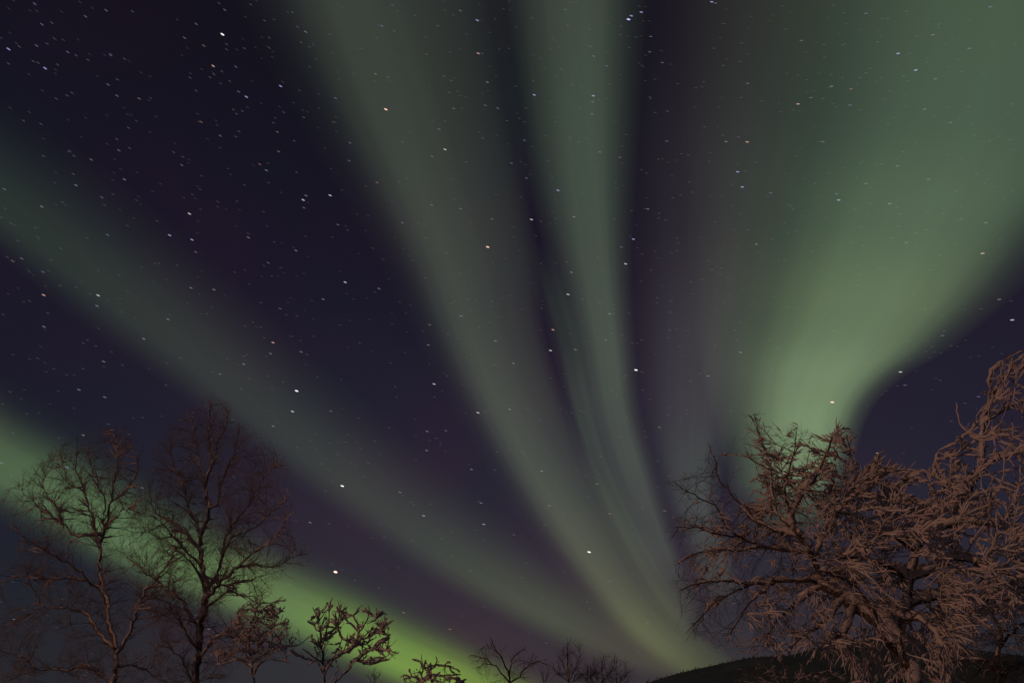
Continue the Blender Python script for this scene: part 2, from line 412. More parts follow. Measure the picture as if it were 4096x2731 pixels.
# ------------------------------------------------------------------ stars
STAR_R = 10 * KM
POLE = pdir(3600, -4800)
T = 2.24
tiles = {
 (0, 0): [(310, 36, 2, 'b'), (951, 95, 2, 'b'), (766, 149, 2, 'b'), (375, 220, 2, 'b'), (464, 207, 1, 'w'), (327, 411, 2, 'b'), (421, 393, 1, 'w'),
   (76, 441, 3, 'b'), (606, 468, 2, 'b'), (681, 498, 1, 'w'), (789, 538, 1, 'w'), (990, 495, 2, 'b'), (1116, 529, 1, 'w'), (297, 550, 1, 'w'), (340, 564, 1, 'w'),
   (404, 613, 3, 'b'), (515, 580, 1, 'w'), (76, 571, 1, 'w'), (172, 418, 1, 'w'), (1052, 714, 1, 'w'), (968, 759, 2, 'b'), (644, 832, 1, 'w'), (600, 857, 1, 'w'),
   (504, 885, 1, 'w'), (1048, 859, 2, 'b'), (1247, 884, 2, 'r'), (1351, 879, 1, 'b'), (1222, 1085, 1, 'b'), (1151, 1146, 1, 'w'), (1046, 1246, 1, 'w'), (1160, 1327, 1, 'w'),
   (1065, 1348, 2, 'b'), (817, 1431, 2, 'r'), (616, 1358, 1, 'w'), (663, 1398, 1, 'w'), (390, 1400, 1, 'w'), (367, 1111, 1, 'w'), (210, 1083, 1, 'w'), (656, 1560, 1, 'w'),
   (1993, 310, 4, 'w'), (2013, 91, 2, 'b'), (1758, 217, 2, 'b'), (1653, 341, 2, 'b'), (1826, 411, 2, 'r'), (2030, 398, 1, 'w'), (2030, 445, 1, 'w'), (2189, 435, 1, 'w'),
   (1910, 593, 3, 'r'), (2113, 600, 2, 'b'), (1988, 641, 1, 'w'), (1917, 668, 1, 'w'), (1881, 695, 1, 'w'), (2058, 728, 1, 'w'), (1975, 749, 1, 'b'), (2138, 823, 2, 'b'),
   (2207, 869, 3, 'b'), (1702, 697, 1, 'w'), (1757, 814, 1, 'w'), (1801, 1093, 2, 'r'), (1973, 1217, 2, 'r'), (2141, 1179, 1, 'w'), (2112, 1225, 1, 'w'), (2119, 1021, 1, 'w'),
   (2090, 983, 1, 'w'), (2170, 996, 1, 'w'), (1629, 1480, 2, 'b'), (1556, 1364, 1, 'w'), (1638, 1407, 1, 'w'), (1962, 31, 1, 'w'), (2247, 42, 1, 'w'), (1186, 104, 1, 'w')],
 (1024, 0): [(76, 186, 1, 'w'), (445, 287, 2, 'w'), (1129, 234, 2, 'b'), (1098, 227, 1, 'b'), (1078, 341, 1, 'b'), (1238, 280, 1, 'w'), (1628, 232, 1, 'w'), (1830, 98, 2, 'b'),
   (1982, 184, 3, 'b'), (1991, 480, 3, 'r'), (2026, 481, 1, 'w'), (1738, 471, 1, 'b'), (220, 773, 3, 'b'), (1071, 665, 2, 'r'), (1180, 691, 1, 'w'), (712, 881, 2, 'b'),
   (1163, 981, 4, 'r'), (336, 922, 1, 'b'), (247, 1007, 1, 'w'), (174, 1059, 1, 'b'), (155, 1102, 1, 'w'), (191, 1183, 2, 'r'), (203, 1358, 2, 'r'), (34, 1472, 2, 'r'),
   (93, 1527, 2, 'w'), (842, 1281, 2, 'b'), (834, 1441, 2, 'b'), (1310, 1270, 1, 'w'), (1694, 1340, 3, 'w'), (1578, 1403, 2, 'b'), (1641, 1158, 2, 'b'), (1695, 1088, 1, 'b'),
   (1771, 973, 2, 'b'), (2055, 945, 2, 'b'), (2167, 971, 2, 'b'), (2073, 738, 2, 'w'), (1833, 860, 1, 'b'), (1748, 723, 1, 'w'), (1734, 830, 1, 'w'), (1686, 685, 1, 'w'),
   (2001, 1187, 1, 'b'), (2030, 1239, 1, 'w'), (2249, 1083, 1, 'w'), (2288, 1463, 2, 'b'), (1882, 1452, 1, 'w'), (405, 381, 1, 'w'), (372, 243, 1, 'w'), (480, 600, 1, 'b'),
   (119, 340, 1, 'w'), (120, 431, 1, 'w'), (693, 1096, 1, 'w'), (428, 1052, 1, 'w'), (1221, 49, 1, 'w'), (1527, 488, 1, 'w'), (325, 112, 1, 'w'), (341, 1263, 1, 'w'), (364, 1543, 1, 'w')],
 (2048, 0): [(1044, 176, 4, 'b'), (1069, 144, 3, 'b'), (1158, 111, 3, 'b'), (1790, 19, 3, 'b'), (1824, 30, 2, 'b'), (1243, 329, 2, 'b'), (1233, 467, 2, 'b'), (1347, 563, 2, 'b'),
   (694, 261, 1, 'b'), (698, 415, 1, 'b'), (732, 505, 2, 'b'), (848, 593, 2, 'b'), (498, 231, 1, 'r'), (478, 87, 1, 'w'), (199, 852, 3, 'b'), (729, 860, 3, 'b'), (723, 914, 2, 'b'),
   (718, 1022, 2, 'b'), (872, 752, 1, 'r'), (1283, 1010, 1, 'b'), (1394, 997, 1, 'w'), (110, 1258, 2, 'b'), (302, 1215, 1, 'b'), (516, 1234, 1, 'b'), (598, 1273, 1, 'b'),
   (787, 1363, 2, 'r'), (967, 1411, 2, 'b'), (1387, 1265, 2, 'b'), (1580, 1391, 1, 'b'), (1159, 1521, 1, 'b'), (1207, 1552, 1, 'b'), (2112, 749, 2, 'b'), (2107, 1273, 3, 'r'),
   (1918, 1270, 2, 'w'), (1891, 1215, 1, 'b'), (2022, 1540, 3, 'b'), (2088, 1531, 1, 'b'), (1113, 335, 1, 'w'), (1142, 58, 1, 'w'), (1807, 435, 1, 'w'), (2058, 389, 1, 'w'),
   (1894, 590, 1, 'w'), (2045, 552, 1, 'w'), (1647, 789, 1, 'w'), (1720, 734, 1, 'w'), (1725, 1137, 1, 'w'), (2053, 875, 1, 'w'), (1240, 885, 1, 'w'), (1236, 870, 1, 'w'),
   (390, 1093, 1, 'w'), (66, 1061, 1, 'w'), (33, 774, 1, 'w'), (125, 969, 1, 'w'), (321, 1443, 1, 'w'), (535, 760, 1, 'w'), (440, 619, 1, 'w'), (1313, 1428, 1, 'w'), (2180, 1454, 1, 'w')],
 (3072, 0): [(299, 365, 2, 'b'), (1166, 481, 3, 'b'), (1477, 314, 2, 'r'), (1992, 63, 2, 'b'), (1805, 436, 2, 'b'), (1324, 630, 3, 'b'), (1500, 708, 2, 'b'), (879, 122, 2, 'b'),
   (1022, 170, 1, 'w'), (1070, 170, 1, 'w'), (1242, 104, 1, 'w'), (587, 50, 1, 'w'), (569, 775, 2, 'w'), (743, 799, 2, 'r'), (384, 876, 2, 'b'), (490, 885, 1, 'b'), (269, 933, 3, 'r'),
   (227, 989, 1, 'w'), (735, 943, 2, 'b'), (1402, 980, 2, 'r'), (1635, 1099, 2, 'b'), (1848, 1210, 1, 'b'), (2167, 1252, 1, 'b'), (492, 1271, 2, 'r'), (1161, 1488, 2, 'r'),
   (829, 1462, 1, 'b'), (1017, 1469, 1, 'w'), (347, 717, 1, 'b'), (500, 403, 1, 'w'), (1214, 682, 1, 'w'), (2068, 1222, 1, 'r'), (1985, 1266, 1, 'w'), (1867, 1558, 1, 'b'),
   (1075, 1108, 1, 'w'), (878, 654, 1, 'w'), (820, 698, 1, 'w'), (670, 406, 1, 'w'), (160, 261, 1, 'w'), (1210, 1360, 1, 'w'), (251, 1399, 1, 'w'), (983, 377, 1, 'w')],
 (0, 700): [(39, 127, 2, 'b'), (681, 93, 2, 'w'), (1114, 40, 2, 'w'), (1011, 172, 1, 'w'), (912, 201, 2, 'b'), (936, 271, 1, 'w'), (561, 244, 1, 'w'), (374, 284, 2, 'w'), (95, 431, 1, 'w'),
   (1222, 227, 1, 'w'), (1697, 347, 3, 'w'), (1143, 455, 1, 'b'), (963, 536, 2, 'b'), (1520, 540, 3, 'b'), (1720, 580, 3, 'b'), (1754, 690, 2, 'b'), (1424, 791, 1, 'w'),
   (1585, 807, 1, 'b'), (195, 749, 2, 'b'), (65, 735, 1, 'b'), (114, 771, 2, 'r'), (385, 868, 2, 'b'), (391, 1075, 3, 'r'), (879, 1078, 3, 'w'), (869, 1172, 2, 'w'),
   (537, 990, 1, 'w'), (428, 1237, 1, 'w'), (393, 1358, 2, 'w'), (784, 1478, 1, 'r'), (745, 1504, 1, 'w'), (1288, 1468, 2, 'w'), (1505, 1291, 2, 'w'), (1711, 1011, 2, 'w'),
   (1917, 1027, 2, 'w'), (2105, 870, 1, 'w'), (1855, 1242, 1, 'w'), (2225, 560, 2, 'w'), (2223, 523, 1, 'w'), (2123, 236, 1, 'w'), (2188, 88, 1, 'w'), (1805, 8, 1, 'b'), (1723, 175, 1, 'w'),
   (1406, 411, 1, 'w'), (543, 658, 1, 'w'), (157, 588, 1, 'w'), (264, 1128, 1, 'w'), (2196, 1353, 1, 'w'), (2268, 1316, 1, 'w'), (1793, 128, 1, 'w'), (1951, 240, 1, 'w')],
 (1024, 700): [(664, 183, 3, 'w'), (448, 185, 2, 'w'), (423, 224, 3, 'w'), (430, 294, 2, 'b'), (1085, 68, 2, 'r'), (68, 330, 1, 'w'), (734, 445, 2, 'b'), (1312, 428, 2, 'b'), (1574, 271, 2, 'b'),
   (1832, 302, 2, 'b'), (2115, 394, 2, 'b'), (2076, 645, 4, 'r'), (358, 676, 2, 'w'), (163, 600, 1, 'w'), (445, 549, 1, 'w'), (1046, 655, 1, 'w'), (109, 786, 2, 'b'), (221, 830, 1, 'w'),
   (799, 960, 3, 'w'), (1101, 1017, 2, 'w'), (1517, 924, 1, 'w'), (1831, 884, 1, 'w'), (602, 1112, 2, 'w'), (215, 1196, 2, 'b'), (365, 1260, 1, 'w'), (43, 1142, 1, 'w'), (1898, 1114, 1, 'b'),
   (2112, 1131, 1, 'b'), (1838, 1262, 2, 'w'), (1556, 1341, 2, 'r'), (1544, 1522, 2, 'w'), (2145, 1486, 2, 'w'), (152, 1500, 3, 'r'), (930, 1503, 1, 'w'), (753, 1344, 1, 'w'), (2000, 1363, 1, 'w'),
   (1723, 1420, 1, 'w'), (1523, 566, 1, 'w'), (1702, 697, 1, 'w'), (1283, 62, 1, 'w'), (113, 70, 1, 'w'), (821, 494, 1, 'w'), (43, 1360, 1, 'w'), (271, 1252, 1, 'b'), (1139, 756, 1, 'w')],
 (2048, 700): [(129, 28, 2, 'b'), (412, 138, 3, 'b'), (174, 399, 3, 'w'), (262, 416, 1, 'b'), (555, 375, 2, 'w'), (215, 545, 1, 'w'), (1088, 575, 3, 'b'), (979, 645, 2, 'b'), (1018, 796, 3, 'w'),
   (1217, 305, 2, 'w'), (1192, 302, 1, 'w'), (1071, 320, 1, 'w'), (1440, 205, 1, 'b'), (1511, 179, 1, 'w'), (1621, 155, 1, 'w'), (2063, 108, 3, 'b'), (2117, 492, 1, 'b'), (2189, 620, 2, 'w'),
   (533, 871, 2, 'w'), (502, 1069, 3, 'w'), (629, 1112, 1, 'w'), (367, 1386, 3, 'r'), (876, 1243, 2, 'w'), (1048, 1237, 1, 'b'), (1420, 1229, 1, 'b'), (841, 1475, 2, 'b'), (899, 1416, 1, 'b'),
   (1414, 1391, 1, 'b'), (1301, 1099, 1, 'w'), (1301, 1148, 1, 'w'), (1705, 933, 1, 'w'), (1932, 916, 1, 'w'), (2052, 1321, 1, 'w'), (1995, 1389, 1, 'w'), (2015, 1478, 1, 'w'), (1160, 1476, 1, 'w'),
   (568, 1564, 2, 'w'), (770, 737, 1, 'w'), (1245, 852, 1, 'w'), (1317, 344, 1, 'w'), (1378, 405, 1, 'w'), (1315, 387, 1, 'w'), (1491, 611, 1, 'w'), (1478, 678, 1, 'w'), (1167, 710, 1, 'w'), (988, 1429, 1, 'w'), (2200, 692, 1, 'w')],
 (3072, 700): [(24, 161, 2, 'b'), (615, 170, 2, 'b'), (633, 225, 3, 'b'), (877, 78, 2, 'r'), (1437, 39, 2, 'b'), (773, 311, 1, 'b'), (1089, 257, 2, 'w'), (925, 254, 1, 'w'), (1157, 287, 1, 'w'),
   (1170, 459, 1, 'b'), (1327, 522, 1, 'b'), (1239, 607, 2, 'b'), (1422, 492, 1, 'b'), (1951, 427, 2, 'r'), (1923, 702, 3, 'r'), (745, 608, 1, 'b'), (147, 759, 1, 'w'), (801, 986, 1, 'b'),
   (2072, 1114, 2, 'w'), (2188, 1298, 3, 'w'), (1563, 1438, 2, 'b'), (1640, 1529, 1, 'w'), (820, 891, 1, 'w'), (1005, 839, 1, 'w'), (1105, 565, 1, 'w'), (835, 466, 1, 'w'), (167, 1182, 1, 'w'),
   (82, 1548, 1, 'b'), (8, 1473, 1, 'b'), (423, 77, 1, 'w'), (192, 269, 1, 'w'), (227, 307, 1, 'w'), (1675, 623, 1, 'w'), (1682, 145, 1, 'w')],
 (0, 1400): [(338, 73, 1, 'w'), (928, 102, 2, 'w'), (745, 165, 1, 'w'), (90, 373, 1, 'w'), (707, 355, 2, 'w'), (938, 421, 2, 'w'), (1000, 16, 1, 'w'), (1970, 214, 2, 'b'), (2184, 125, 2, 'w'),
   (1615, 69, 1, 'w'), (1488, 314, 1, 'w'), (2158, 344, 1, 'w'), (1277, 603, 1, 'w'), (746, 761, 2, 'w'), (118, 743, 1, 'w'), (12, 1009, 2, 'b'), (598, 1049, 3, 'b'), (98, 1122, 1, 'w'), (2081, 621, 1, 'w'),
   (1276, 1232, 2, 'w'), (2130, 1306, 1, 'w'), (1880, 807, 1, 'w'), (2094, 1133, 1, 'w'), (1096, 134, 1, 'w')],
 (1024, 1400): [(130, 31, 2, 'w'), (404, 15, 2, 'w'), (364, 365, 4, 'w'), (327, 549, 3, 'w'), (670, 546, 2, 'r'), (551, 243, 1, 'w'), (243, 286, 1, 'w'), (154, 680, 2, 'w'), (1595, 303, 3, 'w'),
   (1713, 231, 1, 'w'), (1248, 329, 1, 'w'), (1989, 560, 3, 'w'), (2054, 551, 1, 'w'), (2273, 530, 2, 'w'), (1533, 727, 2, 'w'), (1701, 721, 2, 'b'), (1617, 789, 1, 'b'), (1529, 898, 2, 'w'),
   (1192, 693, 1, 'w'), (1066, 818, 1, 'b'), (804, 824, 1, 'w'), (936, 881, 1, 'w'), (734, 933, 1, 'w'), (773, 1216, 4, 'w'), (625, 1257, 1, 'w'), (1289, 1272, 2, 'w'), (1384, 1358, 1, 'w'),
   (1502, 1483, 2, 'w'), (2016, 1368, 2, 'w'), (2041, 1559, 2, 'w'), (1929, 1067, 2, 'w'), (2141, 1072, 1, 'w'), (2162, 911, 1, 'w'), (587, 1017, 1, 'w'), (372, 872, 1, 'b'), (457, 39, 1, 'w'), (484, 1542, 2, 'w'), (2137, 133, 1, 'b')],
 (2048, 1400): [(1111, 178, 4, 'w'), (1157, 192, 1, 'w'), (1757, 232, 2, 'w'), (1321, 690, 2, 'r'), (762, 1197, 2, 'r'), (345, 3, 3, 'w'), (14, 118, 2, 'w'), (347, 253, 1, 'w'), (937, 404, 1, 'w'),
   (897, 360, 1, 'w'), (1172, 359, 1, 'w'), (1027, 604, 1, 'w'), (1236, 441, 1, 'w'), (333, 1393, 2, 'r'), (876, 1464, 2, 'r'), (1367, 1437, 2, 'r'), (267, 1083, 2, 'w'), (97, 905, 1, 'w'),
   (108, 931, 1, 'w'), (797, 949, 1, 'w'), (535, 562, 1, 'w'), (140, 524, 1, 'w'), (241, 623, 1, 'w'), (2048, 19, 2, 'w'), (1307, 992, 1, 'w'), (1412, 1128, 1, 'w'), (1199, 778, 1, 'w'), (1600, 276, 1, 'w'), (2008, 937, 1, 'w')],
}
stars = []
for (ox, oy), L in tiles.items():
    for (x, y, m, c) in L:
        stars.append((ox + x / T, oy + y / T, m, c))
S2 = 1.568                                   # tile [1250,2030] was seen at this scale
for (x, y, m, c) in [(144, 402, 5, 'r'), (1735, 277, 4, 'w'), (572, 657, 2, 'r'), (862, 761, 2, 'r'), (697, 50, 2, 'w'), (1074, 103, 2, 'w'), (1263, 170, 1, 'w'), (620, 207, 1, 'w'),
                     (991, 393, 1, 'w'), (1862, 460, 1, 'w'), (1737, 636, 1, 'w'), (1466, 847, 1, 'w'), (2104, 724, 1, 'w'), (2298, 815, 1, 'w'), (1902, 1058, 1, 'w'), (810, 192, 1, 'w'), (1456, 107, 1, 'w')]:
    stars.append((1250 + x / S2, 2030 + y / S2, m, c))
for (x, y, m, c) in [(3602, 1487, 3, 'w'), (3620, 1540, 2, 'b'), (3329, 1608, 4, 'r'), (3512, 1812, 3, 'r'), (3914, 1586, 2, 'b'), (3291, 2344, 3, 'b'), (59, 2477, 3, 'b'), (835, 2514, 2, 'r'),
                     (248, 2395, 1, 'w'), (272, 2174, 1, 'w'), (138, 2598, 1, 'w'), (304, 2632, 1, 'w'), (3804, 1684, 1, 'w'), (3761, 1521, 1, 'w')]:
    stars.append((x, y, m, c))

COL = {'w': (1.0, .97, .98), 'b': (.60, .56, 1.0), 'r': (1.0, .58, .46)}
LEVEL = {1: .065, 2: .15, 3: .50, 4: 1.1, 5: 1.9}
SIZE = {1: (12, 2.6), 2: (13, 3.4), 3: (13, 4.0), 4: (14, 5.4), 5: (15, 8.0)}   # length and width, in photo pixels


def star_mat(col, lev):
    m, n, l = new_mat('starlight')
    n.clear()
    o = n.new('ShaderNodeOutputMaterial')
    e = n.new('ShaderNodeEmission')
    e.inputs['Color'].default_value = (*col, 1)
    e.inputs['Strength'].default_value = lev / 2
    t = n.new('ShaderNodeBsdfTransparent')       # starlight adds to the glow of the air
    a = n.new('ShaderNodeAddShader')
    l.new(e.outputs[0], a.inputs[0])
    l.new(t.outputs[0], a.inputs[1])
    l.new(a.outputs[0], o.inputs['Surface'])
    m.cycles.emission_sampling = 'NONE'
    return m


def star_shape():
    v = [(-.5, 0, 0)]
    for x, r in ((-.36, .34), (0, .5), (.36, .34)):
        for k in range(6):
            a = k * math.pi / 3
            v.append((x, r * math.cos(a), r * math.sin(a)))
    v.append((.5, 0, 0))
    f = []
    for k in range(6):
        k2 = (k + 1) % 6
        f += [(0, 1 + k2, 1 + k), (1 + k, 1 + k2, 7 + k2), (1 + k, 7 + k2, 7 + k), (7 + k, 7 + k2, 13 + k2), (7 + k, 13 + k2, 13 + k), (13 + k, 13 + k2, 19)]
    return np.array(v, float), np.array(f)


SV, SF = star_shape()


def star_frame(x, y):
    d = pdir(x, y)
    t = np.cross(POLE, d)
    t /= np.linalg.norm(t)
    return d, t, np.cross(d, t)


special = {
 (889, 138): 'brightest white star in the dark sky at top left',
 (34, 197): 'bright bluish star at the far left edge near the top',
 (180, 274): 'bright bluish star in the top left corner, right of the edge star',
 (853, 265): 'bright red star in the dark sky near the top left',
 (985, 388): 'bright bluish star at the left rim of the long central aurora band',
 (1543, 438): 'large orange star within the long central aurora band near the top',
 (1951, 988): 'large orange star in the middle of the sky, left of the upright ray',
 (1909, 82): 'blue star near the top edge above the central band',
 (1913, 214): 'orange star below the blue one near the top centre',
 (2514, 79): 'bright blue star of the small trio at the top right of centre',
 (1187, 1563): 'bright white star above the grey-green band left of centre',
 (1170, 1645): 'white star just below the brighter one, inside the grey-green band',
 (1369, 1943): 'bright white star in the lower part of the grey-green band',
 (1342, 2286): 'biggest star, red-rimmed, low above the yellow-green band',
 (2356, 2207): 'bright white star on the lower end of the central band',
 (2544, 1479): 'bright white star right of the upright ray',
 (3329, 1608): 'bright orange star over the bright right band, above the snowy tree',
 (3602, 1487): 'white star in the dark gap right of the bright band',
 (3512, 1812): 'orange star in the dark gap just above the right tree',
 (1091, 1369): 'orange star in the violet gap left of the central band',
 (267, 1868): 'violet star shining through the crown of the leftmost birch',
 (59, 2477): 'blue star low at the left edge behind bare twigs',
 (3291, 2344): 'blue-white star shining through the right snowy tree',
 (2212, 1319): 'orange star in the dark lane left of the upright ray',
 (3930, 1013): 'orange star at the right rim of the broad right band',
 (175, 1180): 'red star in the dark gap near the left edge',
}
cache = {}
used = set()
stars.sort(key=lambda s: -s[2])
GEN = {'b': 'small bluish star, one of many alike in the night sky', 'r': 'small orange star, one of several alike in the night sky',
       'w': 'small white star, one of many alike in the night sky'}
individual, rest = stars[:300], stars[300:]
for (x, y, m, c) in individual:
    key = (c, m)
    if key not in cache:
        o = mesh_obj('star', SV, SF, star_mat(COL[c], LEVEL[m]))
        cache[key] = o
    else:
        o = cache[key].copy()
        C.objects.link(o)
    d, t, b = star_frame(x, y)
    k = STAR_R / FPX
    ln, wd = SIZE[m]
    Mx = Matrix(((t[0] * ln * k, b[0] * wd * k, d[0] * wd * k, EYE[0] + d[0] * STAR_R),
                 (t[1] * ln * k, b[1] * wd * k, d[1] * wd * k, EYE[1] + d[1] * STAR_R),
                 (t[2] * ln * k, b[2] * wd * k, d[2] * wd * k, EYE[2] + d[2] * STAR_R), (0, 0, 0, 1)))
    o.matrix_world = Mx
    lab = None
    for (sx, sy), text in special.items():
        if (sx, sy) not in used and abs(sx - x) < 14 and abs(sy - y) < 14:
            lab = text
            used.add((sx, sy))
            break
    if lab:
        tag(o, lab, 'star')
        if 'group' in o:
            del o['group']
    else:
        tag(o, GEN[c], 'star', {'b': 'small bluish stars', 'r': 'small orange stars', 'w': 'small white stars'}[c])

# the faintest stars, too many to count
fv, ff = [], []
faint = [(x, y, 1.0) for (x, y, m, c) in rest] + [(rng.uniform(-600, 4700), rng.uniform(-500, 2650), rng.choice([.55, .7, .9], p=[.55, .3, .15])) for _ in range(1900)]
for (x, y, s) in faint:
    if s < 1 and rng.random() > (0.95 if y < 1500 else 0.5):
        continue
    d, t, b = star_frame(x, y)
    k = STAR_R * 1.02 / FPX
    ax = np.stack([t * 12 * k, b * 2.6 * s * k, d * 3 * k])
    b0 = len(fv)
    fv.extend((SV @ ax + EYE + d * STAR_R * 1.02).tolist())
    ff.extend((SF + b0).tolist())
tag(mesh_obj('faint_stars', fv, ff, star_mat((1, .96, .98), .045)), 'countless faint stars scattered over the whole night sky', 'stars', kind='stuff')

# ------------------------------------------------------------------ trees


def resample(P, step):
    P = np.asarray(P, float)
    if len(P) < 2:
        return P
    seg = np.linalg.norm(np.diff(P, axis=0), axis=1)
    n = max(3, int(seg.sum() / step) + 1)
    Q = catmull(P, 12 * len(P))
    L = np.concatenate([[0], np.cumsum(np.linalg.norm(np.diff(Q, axis=0), axis=1))])
    u = np.linspace(0, L[-1], n)
    return np.stack([np.interp(u, L, Q[:, k]) for k in range(3)], -1)


def inside(poly, x, y):
    poly = np.asarray(poly, float)
    c = np.zeros(len(x), bool)
    j = len(poly) - 1
    for i in range(len(poly)):
        xi, yi, xj, yj = *poly[i], *poly[j]
        m = ((yi > y) != (yj > y)) & (x < (xj - xi) * (y - yi) / (yj - yi + 1e-9) + xi)
        c ^= m
        j = i
    return c


def edge_dist(poly, x, y):
    poly = np.asarray(poly, float)
    best = np.full(len(x), 1e9)
    for i in range(len(poly)):
        a, b = poly[i], poly[(i + 1) % len(poly)]
        ab = b - a
        t = np.clip(((x - a[0]) * ab[0] + (y - a[1]) * ab[1]) / (ab @ ab + 1e-9), 0, 1)
        best = np.minimum(best, np.hypot(x - a[0] - t * ab[0], y - a[1] - t * ab[1]))
    return best


def nrm(v):
    return v / (np.linalg.norm(v, axis=-1, keepdims=True) + 1e-9)


def rings(P, Rd, ids, k, name, mat, parent):
    """tubes through consecutive points that share an id"""
    n = len(P)
    if n < 2:
        return None
    same = np.r_[ids[1:] == ids[:-1], False]
    prev = np.r_[False, ids[1:] == ids[:-1]]
    nxt = np.where(same[:, None], np.roll(P, -1, 0), P)
    prv = np.where(prev[:, None], np.roll(P, 1, 0), P)
    t = nrm(nxt - prv)
    ref = np.where(np.abs(t[:, 1:2]) < .8, np.array([[.15, 1, .1]]), np.array([[1, .1, .2]]))
    a = nrm(np.cross(t, ref))
    b = np.cross(t, a)
    th = np.arange(k) * 2 * math.pi / k
    V = P[:, None] + Rd[:, None, None] * (a[:, None] * np.cos(th)[None, :, None] + b[:, None] * np.sin(th)[None, :, None])
    i = np.nonzero(same)[0]
    q = np.arange(k)
    q2 = (q + 1) % k
    F = np.stack([i[:, None] * k + q, i[:, None] * k + q2, (i[:, None] + 1) * k + q2, (i[:, None] + 1) * k + q], -1).reshape(-1, 4)
    return mesh_obj(name, V.reshape(-1, 3), F, mat, parent)


def tree(spec):
    D, step = spec['D'], spec['step']
    rg = np.random.default_rng(spec['seed'])
    pos, par, lid, rad, pix, dep = [], [], [], [], [], []

    def add(p, pa, li, r):
        pos.append(p); par.append(pa); lid.append(li); rad.append(r)
        return len(pos) - 1
    # main limbs, drawn as polylines; every one leaves the stem at its own depth
    for li, lb in enumerate(spec['limbs']):
        pts = lb['p']
        if li == 0:
            d0 = D + np.linspace(0, lb.get('dz', 0), len(pts))
            P = at([p[0] for p in pts], [p[1] for p in pts], d0)
            foot = P[0].copy()
            foot[2] = -0.15
            foot[0] += lb.get('lean', 0.0)
            root = np.vstack([foot, foot * .5 + P[0] * .5, P])
            start = None
        else:
            q = np.array(pix)
            j = int(np.argmin(np.hypot(q[:, 0] - pts[0][0], q[:, 1] - pts[0][1])))
            dd = lb.get('dz', rg.uniform(-1, 1) * spec['W'] * .8)
            ln = np.linspace(0, 1, len(pts)) ** .8
            root = at([p[0] for p in pts], [p[1] for p in pts], dep[j] + dd * ln)
            root[0] = pos[j]
            start = j
        Q = resample(root, step)
        wob = spec.get('wob', .16) * step
        Q[1:-1] += rg.normal(0, wob, (len(Q) - 2, 3))
        r0, r1 = lb['r']
        if li:
            r0, r1 = r0 * spec.get('lr', 1), max(r1 * spec.get('lr', 1), .003)
        if start is not None:
            r0 = min(r0, rad[start] * .85)
        last = start
        for k in range(0 if start is None else 1, len(Q)):
            f = k / (len(Q) - 1)
            last = add(Q[k], -1 if last is None else last, li, r0 + (r1 - r0) * f ** .8)
            v = Q[k] - EYE
            dep.append(v[1])
            fwd = v[1] * cp + v[2] * sp_
            upc = -v[1] * sp_ + v[2] * cp
            pix.append((PW / 2 + FPX * v[0] / fwd, PH / 2 - FPX * upc / fwd))
        if start is not None and len(pix) < len(pos):
            raise RuntimeError('bookkeeping')
    nl = len(pos)
    # space colonisation fills the crown
    poly = spec['env']
    pp = np.array(poly, float)
    gx_, gy_ = np.meshgrid(np.arange(-400, 4700, 10.0), np.arange(1250, 2900, 10.0))
    mk = inside(poly, gx_.ravel(), gy_.ravel())
    ed = edge_dist(poly, gx_.ravel(), gy_.ravel())
    mk = (mk | (ed < spec.get('over', 28))).reshape(gx_.shape)
    for g in spec.get('gaps', []):
        mk &= np.hypot((gx_ - g[0]) / (g[2] * .8), (gy_ - g[1]) / (g[3] * .8)) > 1

    def maskf(Q):
        v = Q - EYE
        fwd = v[:, 1] * cp + v[:, 2] * sp_
        upc = -v[:, 1] * sp_ + v[:, 2] * cp
        xi = np.clip(((PW / 2 + FPX * v[:, 0] / fwd + 400) / 10).astype(int), 0, mk.shape[1] - 1)
        yi = np.clip(((PH / 2 - FPX * upc / fwd - 1250) / 10).astype(int), 0, mk.shape[0] - 1)
        ok = mk[yi, xi]
        for (x0, y0, x1, y1, pr) in spec.get('thin', []):
            X_, Y_ = xi * 10 - 400, yi * 10 + 1250
            ok &= ~((X_ > x0) & (X_ < x1) & (Y_ > y0) & (Y_ < y1)) | (rg.random(len(ok)) < pr)
        return ok
    spec['_mask'] = maskf
    lo, hi = pp.min(0), pp.max(0)
    ax, ay = [], []
    while len(ax) < spec['n']:
        x = rg.uniform(lo[0], hi[0], 4000)
        y = rg.uniform(lo[1], hi[1], 4000)
        keep = inside(poly, x, y)
        for g in spec.get('gaps', []):
            keep &= np.hypot((x - g[0]) / g[2], (y - g[1]) / g[3]) > 1
        for (x0, y0, x1, y1, pr) in spec.get('thin', []):
            keep &= ~((x > x0) & (x < x1) & (y > y0) & (y < y1)) | (rg.random(len(x)) < pr)
        ax.extend(x[keep]); ay.extend(y[keep])
    ax, ay = np.array(ax[:spec['n']]), np.array(ay[:spec['n']])
    e = edge_dist(poly, ax, ay)
    thick = spec['W'] * np.sqrt(np.clip(e / spec.get('round', 160), .15, 1))
    A = at(ax, ay, D + rg.uniform(-1, 1, len(ax)) * thick)
    cand = [i for i in range(nl) if lid[i] > 0 or pos[i][2] > spec.get('zmin', 2.2)]
    N = np.array([pos[i] for i in cand])
    nid = list(cand)
    d2 = ((A[:, None] - N[None]) ** 2).sum(-1)
    near, nd = d2.argmin(1), d2.min(1)
    alive = np.ones(len(A), bool)
    trop = np.array(spec.get('trop', (0, 0, .25)))
    di, dk = spec['di'] ** 2, spec['dk'] ** 2
    grown = {}
